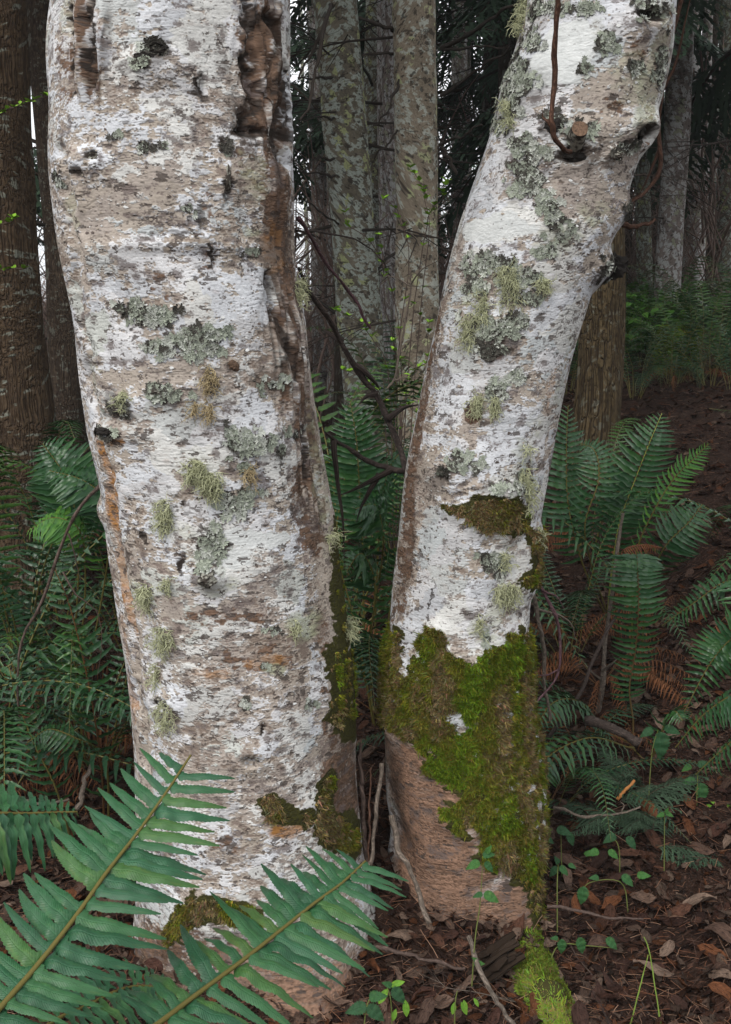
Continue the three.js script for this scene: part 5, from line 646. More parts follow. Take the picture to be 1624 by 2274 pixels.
const dlBump = greyTex(256, 128, (i, j) => { const u = i / 256, v = (j / 128 - 0.5) * 2, a = Math.abs(v), vein = Math.abs(((u * 9 - a * 1.4) % 1 + 1) % 1 - 0.5) * 2; return 0.5 - 0.3 * sst(0.8, 1, vein) + 0.2 * fbm(u * 14, v * 8, 1, 2); });
const dlMat = std({ map: dlTex, bumpMap: dlBump, bumpScale: 0.003, color: 0xffffff, roughness: 0.85, side: THREE.DoubleSide });
const LEAFC = [[0.125, 0.062, 0.042], [0.08, 0.04, 0.03], [0.16, 0.105, 0.08], [0.15, 0.06, 0.028], [0.2, 0.14, 0.108], [0.06, 0.033, 0.026], [0.11, 0.068, 0.052]];
const dlMats = LEAFC.map((c) => std({ map: dlTex, bumpMap: dlBump, bumpScale: 0.003, color: lin(c[0] * 1.1, c[1] * 1.1, c[2] * 1.1), roughness: 0.85, side: THREE.DoubleSide }));
const inTrunk = (x, z) => Math.hypot(x - TL.sp(0.02)[0], z + 2.2) < 0.235 || Math.hypot(x - TR.sp(0.02)[0], z + 2.33) < 0.165;
function litterSpot(g, near) { for (;;) { const d = near ? 1.62 + 1.5 * Math.pow(g(), 1.5) : 1.55 + 7.5 * Math.pow(g(), 2.1), X = near ? -80 + 1790 * g() : g() < 0.72 ? -80 + 1790 * g() : g() < 0.6 ? 1710 + 900 * g() : -80 - 700 * g(), x = fx(X, d), z = -d; if (!inTrunk(x, z)) return [x, z, d, X]; } }
{
  const g = rng(700), L = [[], [], [], [], []], Cc = [[], [], [], [], []];
  for (let k = 0; k < 23000; k++) { const [x, z, d] = litterSpot(g), s = 0.018 + 0.04 * g() * g() + (d > 3 ? 0.008 : 0), b = (g() * 5) | 0, pn = vn(x * 3, 4, z * 3), c = LEAFC[clamp((g() * 7 + pn * 2.5) | 0, 0, 6)], v = (0.45 + 0.55 * g()) * (1 + 0.5 * pn); L[b].push(TRS(ground(x, z, 0.004 + 0.012 * g()), (g() - 0.5) * 1.3 + (g() < 0.3 ? 3.1 : 0), g() * 6.28, (g() - 0.5) * 0.9, V(s * 1.3, s, s))); Cc[b].push(lin(c[0] * v, c[1] * v, c[2] * v)); }
  const h = thing('leaf_litter', 'carpet of small dead brown leaves covering the forest floor', 'leaf litter', null, null, 'stuff'); L.forEach((l, b) => { const m = instanced(DLEAF[b], dlMat, l, Cc[b]); m.name = 'dead_leaves'; m.userData.kind = 'stuff'; h.add(m); });
  // needles, bark crumbs and broken twiglets
  const mb = new MB(); mb.tube([V(-0.5, 0, 0), V(-0.15, 0.015, 0.012), V(0.2, 0.01, -0.015), V(0.5, 0, 0.02)], (t) => 0.02, 3); const ng = mb.geo(false), NL = [], NC = [];
  for (let k = 0; k < 25000; k++) { const [x, z, d] = litterSpot(g); if (vn(x * 2.5 + 9, 2, z * 2.5) + 0.5 * g() < 0.1) continue; const s = 0.014 + 0.038 * g() * g() + (g() < 0.03 ? 0.06 : 0), c = [[0.16, 0.07, 0.04], [0.2, 0.1, 0.06], [0.1, 0.06, 0.045], [0.25, 0.15, 0.1]][(g() * 4) | 0], v = 0.7 + 0.6 * g(); NL.push(TRS(ground(x, z, 0.008 + 0.02 * g()), 0, g() * 6.28, (g() - 0.5) * 0.7, V(s, 0.5 * Math.min(s, 0.05) + 0.018, 0.5 * Math.min(s, 0.05) + 0.018))); NC.push(lin(c[0] * v, c[1] * v, c[2] * v)); }
  const n = instanced(ng, std({ color: 0xffffff, roughness: 0.9 }), NL, NC); n.name = numbered('needle_litter'); n.userData = { label: 'reddish brown needles and twig crumbs strewn over the forest floor', category: 'needles', kind: 'stuff' }; scene.add(n);
  // the leaves one can pick out
  for (let k = 0; k < 290; k++) { const [x, z, d, X] = litterSpot(g, true); if (X < 640 && d < 2.0) { k--; if (g() < 0.9) continue; k++; } const s = 0.034 + 0.04 * g(), m = single('fallen_leaf', DLEAF[(g() * 5) | 0], dlMats[(g() * 7) | 0], X > 1000 ? 'curled dead brown leaf lying on the litter right of the leaning alder' : X > 700 ? 'curled dead brown leaf on the litter between the two alders' : 'curled dead brown leaf under the ferns left of the thick alder', 'leaf', X > 1000 ? 'fallen leaves on the right' : X > 700 ? 'fallen leaves between the alders' : 'fallen leaves on the left'); m.applyMatrix4(TRS(ground(x, z, 0.014 + 0.014 * g()), (g() - 0.5) * 1.1 + (g() < 0.35 ? 3.1 : 0), g() * 6.28, (g() - 0.5) * 0.7, V(s * 1.25, s, s))); }
}
// ---------------------------------------------------------------- twigs and sticks
const twigTex = colorTex(64, 256, (i, j) => { const n = fbm(i * 0.12, j * 0.05, 2, 3), w = vn(i * 0.2, j * 0.12, 9) > 0.45 ? 1.9 : 1, k = (0.75 + 0.5 * n) * w; return [k * 0.6, k * 0.6, k * 0.58]; });
const twigMats = [std({ map: twigTex, color: lin(0.15, 0.105, 0.09), roughness: 0.85 }), std({ map: twigTex, color: lin(0.225, 0.18, 0.15), roughness: 0.9 }), std({ map: twigTex, color: lin(0.09, 0.0675, 0.06), roughness: 0.9 }), std({ map: twigTex, color: lin(0.195, 0.105, 0.12), roughness: 0.7 }), std({ map: twigTex, color: lin(0.1275, 0.0675, 0.048), roughness: 0.9 })];
function twig(name, label, list, r0, r1, mat, o = {}) { // list of [X, Y, d] bearings
  const pts = wob(curvePts(list.map(([X, Y, d]) => P(X, Y, d)), o.n ?? 18), o.wob ?? 0.0045, list[0][0]), mb = new MB(); mb.tube(pts, (t) => lerp(r0, r1, t) * (1 + 0.22 * vn(t * 22, list[0][0], 1) + 0.25 * sst(0.5, 0.8, vn(t * 9, list[0][0], 4))), 7, null, 8);
  for (const b of o.side ?? []) mb.tube(wob(curvePts(b.map(([X, Y, d]) => P(X, Y, d)), 8), 0.003, b[0][0]), (t) => lerp(r1 * 1.1, 0.0006, t), 5);
  const base = pts[0].clone(); if (o.parent) return part(o.parent, name, rebase(mb.geo(false), o.parent.position), mat, label);
  const g = mb.geo(false); rebase(g, base); const m = single(name, g, mat, label, o.category ?? 'branch', o.group); m.position.copy(base); return m; }
twig('bare_branch', 'smooth purple-brown twig slanting down across the gap from the thick alder', [[662, 486, 2.42], [700, 545, 2.6], [735, 600, 2.7], [780, 655, 2.8], [800, 690, 2.82], [822, 728, 2.84]], 0.0046, 0.0034, twigMats[3], { side: [[[812, 705, 2.83], [814, 722, 2.83]]] });
twig('bare_branch', 'thick black dead branch crossing the gap from the thick alder down to the leaning one', [[668, 600, 2.42], [690, 650, 2.55], [740, 722, 2.65], [775, 790, 2.7], [815, 850, 2.72], [838, 878, 2.72], [862, 930, 2.68], [884, 990, 2.62], [905, 1060, 2.5]], 0.0042, 0.0085, twigMats[2], { side: [[[760, 760, 2.68], [730, 740, 2.7], [715, 730, 2.72]], [[838, 878, 2.72], [815, 880, 2.72], [795, 900, 2.7]], [[790, 812, 2.7], [830, 845, 2.72], [846, 868, 2.75]], [[862, 930, 2.66], [900, 905, 2.7], [930, 900, 2.75]]] });
twig('bare_branch', 'lower dark branch joining the leaning alder in the gap above the ferns', [[728, 965, 2.45], [760, 985, 2.5], [800, 1015, 2.52], [840, 1035, 2.5], [870, 1043, 2.48], [908, 1046, 2.46]], 0.0034, 0.0075, twigMats[2], { side: [[[742, 975, 2.48], [748, 1060, 2.5], [760, 1150, 2.5], [768, 1260, 2.5]], [[870, 1043, 2.48], [800, 1080, 2.5], [745, 1105, 2.5]], [[840, 1050, 2.5], [810, 1110, 2.5], [790, 1160, 2.52]]] });
twig('bare_branch', 'thin arching twig high in the gap beside the thick alder', [[664, 512, 2.45], [715, 515, 2.8], [770, 528, 3.0], [815, 545, 3.1], [845, 575, 3.1], [856, 598, 3.1]], 0.003, 0.0016, twigMats[2], { side: [[[846, 578, 3.1], [850, 610, 3.1], [838, 614, 3.1]]] });
twig('sapling_stem', 'pale thin sapling stem standing in the gap before the reddish stem', [[862, 862, 3.6], [876, 846, 3.6], [884, 790, 3.6], [904, 706, 3.6], [913, 634, 3.6], [912, 600, 3.6]], 0.0045, 0.0028, twigMats[1], { side: [[[912, 634, 3.6], [940, 596, 3.5], [985, 575, 3.4]], [[912, 636, 3.6], [880, 615, 3.7], [850, 610, 3.8]], [[876, 846, 3.6], [910, 840, 3.6], [935, 842, 3.6]]], category: 'sapling' });
twig('bare_branch', 'dark forked twig slanting across the ferns left of the thick alder', [[226, 1070, 2.52], [190, 1110, 2.5], [150, 1180, 2.5], [122, 1260, 2.5], [92, 1345, 2.5], [48, 1420, 2.5], [40, 1500, 2.5], [46, 1600, 2.5]], 0.0052, 0.0022, twigMats[0], { side: [[[150, 1185, 2.5], [168, 1240, 2.5], [180, 1290, 2.5]], [[140, 1270, 2.48], [170, 1320, 2.46], [215, 1355, 2.46], [224, 1440, 2.46], [218, 1500, 2.46]]] });
twig('fallen_stick', 'lichen-dotted stick lying under the ferns left of the thick alder', [[172, 1795, 2.4], [190, 1740, 2.45], [205, 1690, 2.5]], 0.006, 0.005, twigMats[1], { category: 'stick' });
twig('fallen_stick', 'pale twig lying flat on the litter by the left picture edge', [[0, 1795, 2.35], [50, 1782, 2.4], [100, 1782, 2.4], [152, 1778, 2.42]], 0.0042, 0.003, twigMats[1], { category: 'stick' });
twig('bare_branch', 'reddish bent twig hanging beside the moss collar on its right', [[1190, 1280, 2.45], [1215, 1330, 2.45], [1236, 1390, 2.45], [1242, 1470, 2.45], [1236, 1500, 2.45], [1200, 1545, 2.4], [1165, 1580, 2.3]], 0.0036, 0.0024, twigMats[3], { side: [[[1240, 1490, 2.45], [1210, 1500, 2.42], [1160, 1500, 2.3]], [[1206, 1310, 2.45], [1240, 1330, 2.45], [1252, 1352, 2.45]]] });
twig('bare_branch', 'grey lichen-crusted twig behind the right edge of the moss collar', [[1182, 1310, 2.5], [1200, 1400, 2.5], [1208, 1480, 2.5], [1216, 1560, 2.5], [1220, 1600, 2.5]], 0.0048, 0.0034, twigMats[1], { side: [[[1196, 1350, 2.5], [1250, 1370, 2.52], [1270, 1390, 2.52], [1280, 1420, 2.52]]] });
twig('dead_stem', 'tall grey dead stem standing by the ladder-like fern frond', [[1322, 1720, 3.15], [1328, 1600, 3.15], [1336, 1500, 3.15], [1350, 1380, 3.2], [1362, 1280, 3.2], [1375, 1190, 3.25], [1380, 1140, 3.25]], 0.0085, 0.0045, twigMats[1], { side: [[[1336, 1490, 3.15], [1365, 1470, 3.1], [1380, 1460, 3.1]], [[1334, 1510, 3.15], [1310, 1490, 3.1], [1300, 1470, 3.1]]], category: 'stem' });
twig('bare_branch', 'long dark branch crossing behind the ferns right of the moss collar', [[1215, 1640, 2.8], [1270, 1570, 2.85], [1310, 1480, 2.9], [1350, 1400, 3.0], [1400, 1310, 3.1], [1440, 1250, 3.2]], 0.006, 0.003, twigMats[2], { side: [[[1262, 1580, 2.85], [1240, 1560, 2.8], [1200, 1555, 2.75]]] });
twig('fallen_stick', 'brown log-like stick lying among the ferns right of the moss collar', [[1300, 1600, 2.75], [1340, 1612, 2.72], [1380, 1630, 2.7], [1420, 1650, 2.68]], 0.014, 0.011, twigMats[2], { category: 'stick' });
twig('fallen_stick', 'dry stick propped against the bare reddish foot of the leaning alder', [[868, 1812, 2.16], [885, 1880, 2.13], [905, 1930, 2.1], [925, 1985, 2.08], [952, 2050, 2.05]], 0.0058, 0.0048, twigMats[1], { category: 'stick' });
twig('fallen_stick', 'upright dead stick wedged between the two alders, the nearest to the leaning one', [[846, 1690, 2.2], [840, 1760, 2.18], [834, 1840, 2.16], [822, 1925, 2.14]], 0.0042, 0.0046, twigMats[1], { category: 'stick' });
twig('fallen_stick', 'dark stick wedged upright against the thick alder in the cleft', [[802, 1650, 2.25], [806, 1740, 2.2], [812, 1840, 2.18], [818, 1920, 2.15]], 0.004, 0.005, twigMats[0], { category: 'stick', side: [[[806, 1740, 2.2], [800, 1700, 2.2], [803, 1660, 2.2]]] });
twig('fallen_stick', 'thin rusty twig standing in the cleft between the alders', [[826, 1700, 2.2], [824, 1800, 2.17], [822, 1910, 2.14]], 0.002, 0.0022, twigMats[4], { category: 'stick' });
twig('fallen_stick', 'long stick slanting down through the litter in front of the leaning alder', [[1040, 2080, 1.98], [1060, 2140, 1.93], [1085, 2190, 1.9], [1110, 2240, 1.87], [1140, 2274, 1.85]], 0.005, 0.0045, twigMats[1], { category: 'stick' });
twig('fallen_stick', 'dark twig lying across the litter between the alders', [[830, 2100, 2.02], [890, 2120, 2.0], [950, 2130, 1.99], [1035, 2150, 1.96]], 0.004, 0.003, twigMats[0], { category: 'stick' });
twig('fallen_stick', 'forked pale twig lying on the leaves right of the moss collar', [[1230, 1790, 2.5], [1280, 1808, 2.47], [1340, 1815, 2.45], [1400, 1800, 2.46], [1422, 1792, 2.46]], 0.0038, 0.002, twigMats[1], { category: 'stick', side: [[[1380, 1804, 2.46], [1385, 1785, 2.46], [1376, 1780, 2.46]]] });
twig('fallen_stick', 'short orange splinter of wood leaning on the leaves right of the moss collar', [[1372, 1775, 2.55], [1392, 1752, 2.55], [1410, 1733, 2.56]], 0.0045, 0.003, std({ color: lin(0.35, 0.15, 0.05) }), { category: 'stick', wob: 0.001 });
twig('fallen_stick', 'slender brown twig lying on the litter below the moss collar', [[1215, 2010, 2.16], [1280, 2020, 2.14], [1360, 2040, 2.12], [1430, 2040, 2.12]], 0.0036, 0.002, twigMats[0], { category: 'stick' });
twig('vine_stem', 'brown woody vine hanging down over the leaning alder into its cut branch stub', [[1242, -40, 2.0], [1238, 60, 2.02], [1230, 160, 2.05], [1224, 270, 2.06], [1240, 318, 2.07], [1264, 342, 2.1]], 0.0048, 0.0042, twigMats[4], { category: 'vine', side: [[[1224, 280, 2.06], [1210, 265, 2.06], [1202, 250, 2.06]]] });
twig('vine_stem', 'thin woody vine curving down behind the right edge of the leaning alder', [[1520, -30, 2.5], [1490, 90, 2.5], [1470, 180, 2.5], [1462, 290, 2.5], [1466, 370, 2.48], [1440, 420, 2.45], [1400, 448, 2.4]], 0.0042, 0.004, twigMats[4], { category: 'vine', side: [[[1474, 200, 2.5], [1500, 140, 2.5], [1525, 40, 2.5], [1540, -30, 2.5]], [[1462, 330, 2.5], [1440, 390, 2.48], [1412, 440, 2.45]]] });
twig('branch_stub', 'short dead branch stub pointing right', [[1385, 498, 2.35], [1415, 502, 2.38], [1440, 494, 2.4], [1452, 486, 2.42]], 0.0055, 0.0028, twigMats[4], { parent: treeR });
for (const [o, list, r0, r1] of [
  [D.t, [[980, 112, 6.3], [1050, 72, 6.0], [1110, 30, 5.8], [1160, -5, 5.6]], 0.014, 0.006], [D.t, [[980, 114, 6.3], [1050, 106, 6.0], [1127, 104, 5.8]], 0.010, 0.003], [D.t, [[980, 217, 6.3], [1050, 165, 6.1], [1130, 106, 5.9]], 0.012, 0.005], [D.t, [[982, 324, 6.3], [1030, 300, 6.1], [1070, 276, 6.0]], 0.010, 0.004], [D.t, [[980, 332, 6.35], [998, 352, 6.3], [1012, 388, 6.3]], 0.014, 0.009], [D.t, [[884, 70, 6.4], [850, 62, 6.3], [800, 40, 6.2]], 0.012, 0.008], [D.t, [[884, 120, 6.4], [840, 122, 6.3], [808, 124, 6.2]], 0.009, 0.005], [D.t, [[888, 180, 6.3], [860, 240, 6.2], [828, 280, 6.2]], 0.007, 0.004], [D.t, [[886, 290, 6.3], [860, 320, 6.2], [832, 350, 6.2]], 0.007, 0.004],
  [C.t, [[735, 10, 6.9], [728, 30, 5.6], [711, 105, 5.3], [698, 170, 5.2], [690, 227, 5.1], [664, 265, 5.0]], 0.011, 0.004], [C.t, [[728, 40, 5.6], [712, 90, 5.6], [690, 130, 5.6], [664, 170, 5.5]], 0.009, 0.005], [C.t, [[740, 175, 6.9], [710, 175, 6.6], [664, 170, 6.2]], 0.009, 0.004], [C.t, [[745, 260, 6.9], [710, 262, 6.6], [672, 268, 6.3]], 0.007, 0.003], [C.t, [[745, 350, 6.9], [700, 355, 6.6], [668, 385, 6.3]], 0.008, 0.004], [C.t, [[745, 388, 6.9], [710, 388, 6.6], [670, 384, 6.3]], 0.008, 0.004], [C.t, [[752, 500, 6.9], [710, 470, 6.4], [672, 440, 6.0]], 0.006, 0.003]]) twig('dead_branch', undefined, list, r0, r1, deadWood, { parent: o, wob: 0.012 });
{ const g = rng(3131); for (let k = 0; k < 46; k++) { const [x, z, d, X] = litterSpot(g, true); if (X < 700 && g() < 0.6) continue; const s = 0.12 + 0.26 * g() * g(), m = single('fallen_twig', LIMBS[(g() * 6) | 0], twigMats[[0, 1, 2, 4][(g() * 4) | 0]], X > 1000 ? 'forked dead twig lying on the litter right of the leaning alder' : X > 700 ? 'forked dead twig on the litter between the alders' : 'forked dead twig on the litter left of the thick alder', 'twig', X > 1000 ? 'fallen twigs on the right' : X > 700 ? 'fallen twigs between the alders' : 'fallen twigs on the left'); m.applyMatrix4(TRS(ground(x, z, 0.012), (g() - 0.5) * 0.3 + 1.57, g() * 6.28, (g() - 0.5) * 0.25, s)); } }
// ---------------------------------------------------------------- stubs and knots on the two alders
function lump(t, root, name, X, Y, rx, ry, rz, mat, label, o = {}) { const a = t.at(X, Y, o.out ?? -0.004), g = new THREE.IcosahedronGeometry(1, 4), p = g.attributes.position, m = mpp(a.p); for (let k = 0; k < p.count; k++) { const q = V(p.getX(k), p.getY(k), p.getZ(k)), f = 1 + 0.32 * vn(q.x * 1.7 + X, q.y * 1.7, q.z * 1.7) + 0.2 * vn(q.x * 4 + X, q.y * 4, q.z * 4) + 0.1 * vn(q.x * 10, q.y * 10 + X, q.z * 10); if (o.pit && q.z > 0.3) { const e = Math.hypot(q.x, q.y); q.z -= o.pit * (1 - sst(0.25, 0.6, e)); } p.setXYZ(k, q.x * f, q.y * f, q.z * f); } g.computeVertexNormals(); const Z = a.n.clone().add(V(o.dx ?? 0, o.dy ?? 0, 0)).normalize(), X2 = V(0, 1, 0).cross(Z).normalize(), Y2 = Z.clone().cross(X2); g.applyMatrix4(new THREE.Matrix4().makeBasis(X2.multiplyScalar(rx * m), Y2.multiplyScalar(ry * m), Z.multiplyScalar(rz * m)).setPosition(a.p)); return part(root, name, rebase(g, root.position), mat, label); }
const knotTex = colorTex(128, 128, (i, j) => { const n = fbm(i * 0.09, j * 0.09, 3, 4), k = sst(-0.1, 0.35, n); return [lerp(0.05, 0.28, k), lerp(0.042, 0.27, k), lerp(0.036, 0.23, k)]; });
const knotDark = std({ color: lin(0.022, 0.019, 0.017), roughness: 0.95 }), knotGrey = std({ map: knotTex, roughness: 0.95 }), knotBrown = std({ color: lin(0.1, 0.065, 0.045), roughness: 0.95 });
lump(TL, treeL, 'branch_knot', 350, 104, 26, 15, 22, knotDark, 'blackened broken branch knot', { pit: 0.8 }); lump(TL, treeL, 'branch_knot', 320, 128, 22, 8, 10, knotDark, 'black rotten knot rim');
lump(TL, treeL, 'branch_knot', 212, 352, 13, 11, 12, knotGrey, undefined, { pit: 1 }); lump(TL, treeL, 'branch_knot', 185, 388, 14, 11, 12, knotGrey, undefined, { pit: 1 }); lump(TL, treeL, 'branch_knot', 462, 1284, 19, 16, 22, knotGrey, 'lichen-covered knob', { dy: -0.3 }); lump(TL, treeL, 'branch_knot', 558, 1688, 26, 16, 14, knotGrey, 'ring-shaped branch scar', { pit: 1.2 }); lump(TL, treeL, 'branch_knot', 362, 1556, 20, 15, 12, knotGrey, undefined, { pit: 1 }); lump(TL, treeL, 'branch_knot', 505, 405, 10, 30, 12, knotGrey); lump(TL, treeL, 'branch_knot', 520, 812, 13, 13, 12, knotBrown); lump(TL, treeL, 'branch_knot', 246, 956, 30, 9, 14, knotDark, 'dark bark ledge'); lump(TL, treeL, 'branch_knot', 275, 905, 18, 10, 16, knotGrey); lump(TL, treeL, 'branch_knot', 350, 870, 16, 9, 12, knotGrey);
lump(TR, treeR, 'branch_knot', 1360, 345, 12, 10, 18, knotGrey, 'small pale knob'); lump(TR, treeR, 'branch_knot', 1232, 282, 20, 17, 16, knotDark); lump(TR, treeR, 'branch_knot', 1426, 292, 26, 18, 22, knotDark, 'black hollow branch knot', { pit: 1.2, dx: 0.3 }); lump(TR, treeR, 'branch_knot', 1436, 30, 40, 14, 16, knotDark, 'dark slit-like branch scar', { pit: 1.2 }); lump(TR, treeR, 'branch_knot', 1347, 592, 20, 26, 34, knotDark, 'dark lichened branch stub', { dx: 0.5 }); lump(TR, treeR, 'branch_knot', 985, 1058, 16, 20, 14, knotGrey, 'torn branch collar scar', { pit: 1.2 }); lump(TR, treeR, 'branch_knot', 1276, 346, 30, 14, 18, knotDark, 'rotten black collar under the cut stub');
{ const a = TR.at(1276, 314, -0.012), g = new THREE.CylinderGeometry(0.0155, 0.021, 0.085, 20, 6); { const p = g.attributes.position; for (let k = 0; k < p.count; k++) { const f = 1 + 0.1 * vn(p.getX(k) * 90, p.getY(k) * 40, p.getZ(k) * 90); p.setX(k, p.getX(k) * f); p.setZ(k, p.getZ(k) * f); } g.computeVertexNormals(); } const ax = a.n.clone().add(V(0.1, 0.35, 0)).normalize(); g.applyMatrix4(new THREE.Matrix4().compose(a.p, new THREE.Quaternion().setFromUnitVectors(V(0, 1, 0), ax), V(1, 1, 1))); part(treeR, 'cut_branch_stub', rebase(g, treeR.position), [knotGrey, std({ map: dlTex, color: lin(0.2, 0.13, 0.09), roughness: 0.9 }), knotGrey], 'sawn branch stub with a pale round face'); }
// moss-covered root of the leaning alder
{ const pts = curvePts([P(1135, 1985, 2.3), P(1168, 2100, 2.13), P(1205, 2180, 2.0), P(1240, 2250, 1.92), P(1262, 2310, 1.86)], 26).map((p, k) => V(p.x, p.y - 0.035, p.z)), mb = new MB(); mb.tube(pts, (t) => 0.052 - 0.01 * t + 0.008 * vn(t * 7, 1, 1), 16, null, 3); const m = part(treeR, 'root', rebase(mb.geo(false), treeR.position), std({ color: lin(0.05, 0.045, 0.015) }), 'mossy root running forward into the litter');
  const g = rng(66), L = [[], [], []], Cc = [[], [], []]; for (let k = 0; k < 3000; k++) { const i = 2 + g() * 22.9, p = pts[i | 0].clone().lerp(pts[(i | 0) + 1], i % 1), a = g() * 6.28, n = V(Math.cos(a), Math.abs(Math.sin(a)) * 0.9 + 0.1, Math.sin(a) * 0.6 + 0.2).normalize(), s = 0.009 + 0.008 * g(), X2 = V(g() - 0.5, g() - 0.5, g() - 0.5).cross(n).normalize(), Z2 = X2.clone().cross(n), v = 0.8 + 0.6 * g(), b = (g() * 3) | 0; const r = (0.05 - 0.01 * i / 26); L[b].push(new THREE.Matrix4().makeBasis(X2.multiplyScalar(s), n.clone().multiplyScalar(s), Z2.multiplyScalar(s)).setPosition(p.addScaledVector(n, r).sub(treeR.position))); Cc[b].push(g() < 0.15 ? lin(0.2 * v, 0.15 * v, 0.06 * v) : lin(0.16 * v, 0.21 * v, 0.03 * v)); }
  const h = new THREE.Group(); h.name = 'moss_patch'; treeR.add(h); L.forEach((l, b) => { const o = instanced(TUFTS[b], mossMat, l, Cc[b]); o.name = 'moss'; o.userData.kind = 'stuff'; h.add(o); }); }
// chunk of rotten wood against the foot
{ const g = rng(17), mb = new MB(), q = P(1105, 2132, 2.03); for (let k = 0; k < 30; k++) { const L = 0.02 + 0.04 * g(), y = (g() - 0.5) * 0.036, z = (g() - 0.5) * 0.05, x = (g() - 0.5) * 0.05, w = 0.003 + 0.006 * g(), cv = 0.5 + g(), c = lin(0.03 * cv, 0.02 * cv, 0.014 * cv); mb.tube([V(x - L, y - 0.01 * g(), z), V(x - L * 0.3, y, z + 0.004), V(x + L * 0.4, y + 0.003, z), V(x + L, y + 0.012 * g(), z)], (t) => w * (0.5 + 0.8 * Math.sin(0.4 + t * 2.4)), 5, c); } const o = single('rotten_wood', mb.geo().toNonIndexed(), std({ vertexColors: true, roughness: 0.95 }), 'dark splintered chunk of rotten wood lying against the foot of the leaning alder', 'wood'); o.geometry.computeVertexNormals(); o.position.copy(q); o.rotation.set(0.1, 0.3, 0.35); }
// ---------------------------------------------------------------- small plants
function ovate(o = {}) { const n = o.n ?? 12, w = o.w ?? 0.3, p = [], u = [], ix = []; for (let i = 0; i <= n; i++) { const t = i / n, hw = w * Math.pow(Math.sin(Math.PI * Math.pow(t, o.sh ?? 0.75)), 0.85) * (o.teeth ? (i % 2 ? 1.13 : 0.88) : 1); for (const e of [-1, 0, 1]) { p.push(t, 0.45 * hw * Math.abs(e) - (o.droop ?? 0.18) * t * t + 0.02 * Math.sin(t * 20 + e), hw * e); u.push(t, 0.5 + 0.5 * e); } if (i) for (let e = 0; e < 2; e++) { const a = (i - 1) * 3 + e, b = a + 3; ix.push(a, a + 1, b, a + 1, b + 1, b); } } const g = new THREE.BufferGeometry(); g.setAttribute('position', new THREE.Float32BufferAttribute(p, 3)); g.setAttribute('uv', new THREE.Float32BufferAttribute(u, 2)); g.setIndex(ix); g.computeVertexNormals(); return g; }
const BR = ovate({ teeth: 1, w: 0.29, n: 18, sh: 0.62, droop: 0.3 }), NARROW = ovate({ w: 0.2, n: 8, droop: 0.1, sh: 0.9 }), BUD = ovate({ w: 0.28, n: 4, droop: 0.1 });
const brMats = [[0.04, 0.115, 0.036], [0.055, 0.15, 0.034], [0.03, 0.085, 0.034]].map((c) => std({ map: leafTex, bumpMap: leafBump, bumpScale: 0.002, color: lin(...c), roughness: 0.55, specularIntensity: 0.5, side: THREE.DoubleSide })), sprMat = std({ map: leafTex, color: lin(0.16, 0.3, 0.04), roughness: 0.6, side: THREE.DoubleSide }), stalkMat = std({ color: lin(0.12, 0.14, 0.04) });
const aimLeaf = (parent, geo, mat, p, dir, s, up = V(0, 0.75, 0.65)) => { const X = dir.clone().normalize(), Y = up.clone().addScaledVector(X, -up.dot(X)).normalize(), Z = X.clone().cross(Y), m = part(parent, 'leaf', geo, mat); m.applyMatrix4(basis(X, Y, Z, p.clone().sub(parent.position), s)); return m; };
function bramble(label, stem, leaves, o = {}) { // stem bearings; leaves [X, Y, d, dx, dy, size(units), material]
  const pts = stem.map(([X, Y, d]) => (Y === null ? ground(fx(X, d), -d) : P(X, Y, d))), t = thing(o.name ?? 'bramble_seedling', label, 'plant', pts[0].clone()), mb = new MB(); mb.tube(curvePts(pts, 14), (q) => (o.r ?? 0.0016) * (1 - 0.5 * q), 5); part(t, 'stem', rebase(mb.geo(false), pts[0]), o.stalk ?? stalkMat);
  leaves.forEach(([X, Y, d, dx, dy, s, m = 0]) => { const p = P(X, Y, d); s *= 0.82; aimLeaf(t, o.leaf ?? BR, m === 9 ? sprMat : brMats[m], p, V(dx, -dy, 0.25), s * mpp(p), V(0.1 * dx, 0.7, 0.7)); }); return t; }
bramble('young bramble with toothed leaves standing before the mossy foot of the leaning alder', [[1048, 2190, 1.93], [1056, 2080, 1.95], [1066, 2010, 1.97], [1072, 1920, 1.98]], [[1072, 1900, 1.98, 1, -0.3, 34], [1066, 1915, 1.98, -1, 0.3, 42, 1], [1076, 1915, 1.98, 0.7, 0.6, 36], [1074, 1985, 1.96, 1, 0.35, 48, 1], [1072, 1985, 1.96, -0.8, 0.1, 28], [1052, 2140, 1.93, 0.8, -0.2, 30, 1], [1060, 2135, 1.93, -0.5, -0.6, 20, 1], [1080, 1895, 1.98, 0.4, -0.9, 28, 1]]);
bramble('bramble with dark toothed leaves at the bottom edge under the lower frond', [[800, null, 1.72], [815, 2235, 1.74], [830, 2200, 1.76]], [[815, 2235, 1.74, -1, 0.1, 60, 2], [815, 2235, 1.74, 0.8, 0.5, 62, 2], [820, 2215, 1.75, 0.9, -0.3, 50], [870, 2195, 1.8, 0.7, 0.6, 56, 2], [870, 2190, 1.8, -0.7, -0.5, 30]]);
bramble('sprout with narrow bright leaves at the bottom edge between the alders', [[870, null, 1.78], [868, 2220, 1.8], [860, 2190, 1.82]], [[862, 2195, 1.82, -0.6, 0.9, 50, 9], [866, 2190, 1.82, 0.9, -0.5, 46, 9], [900, 2220, 1.8, 0.1, 1, 48, 9], [880, 2240, 1.79, -0.3, 1, 36, 9]], { leaf: NARROW, name: 'leafy_sprout' });
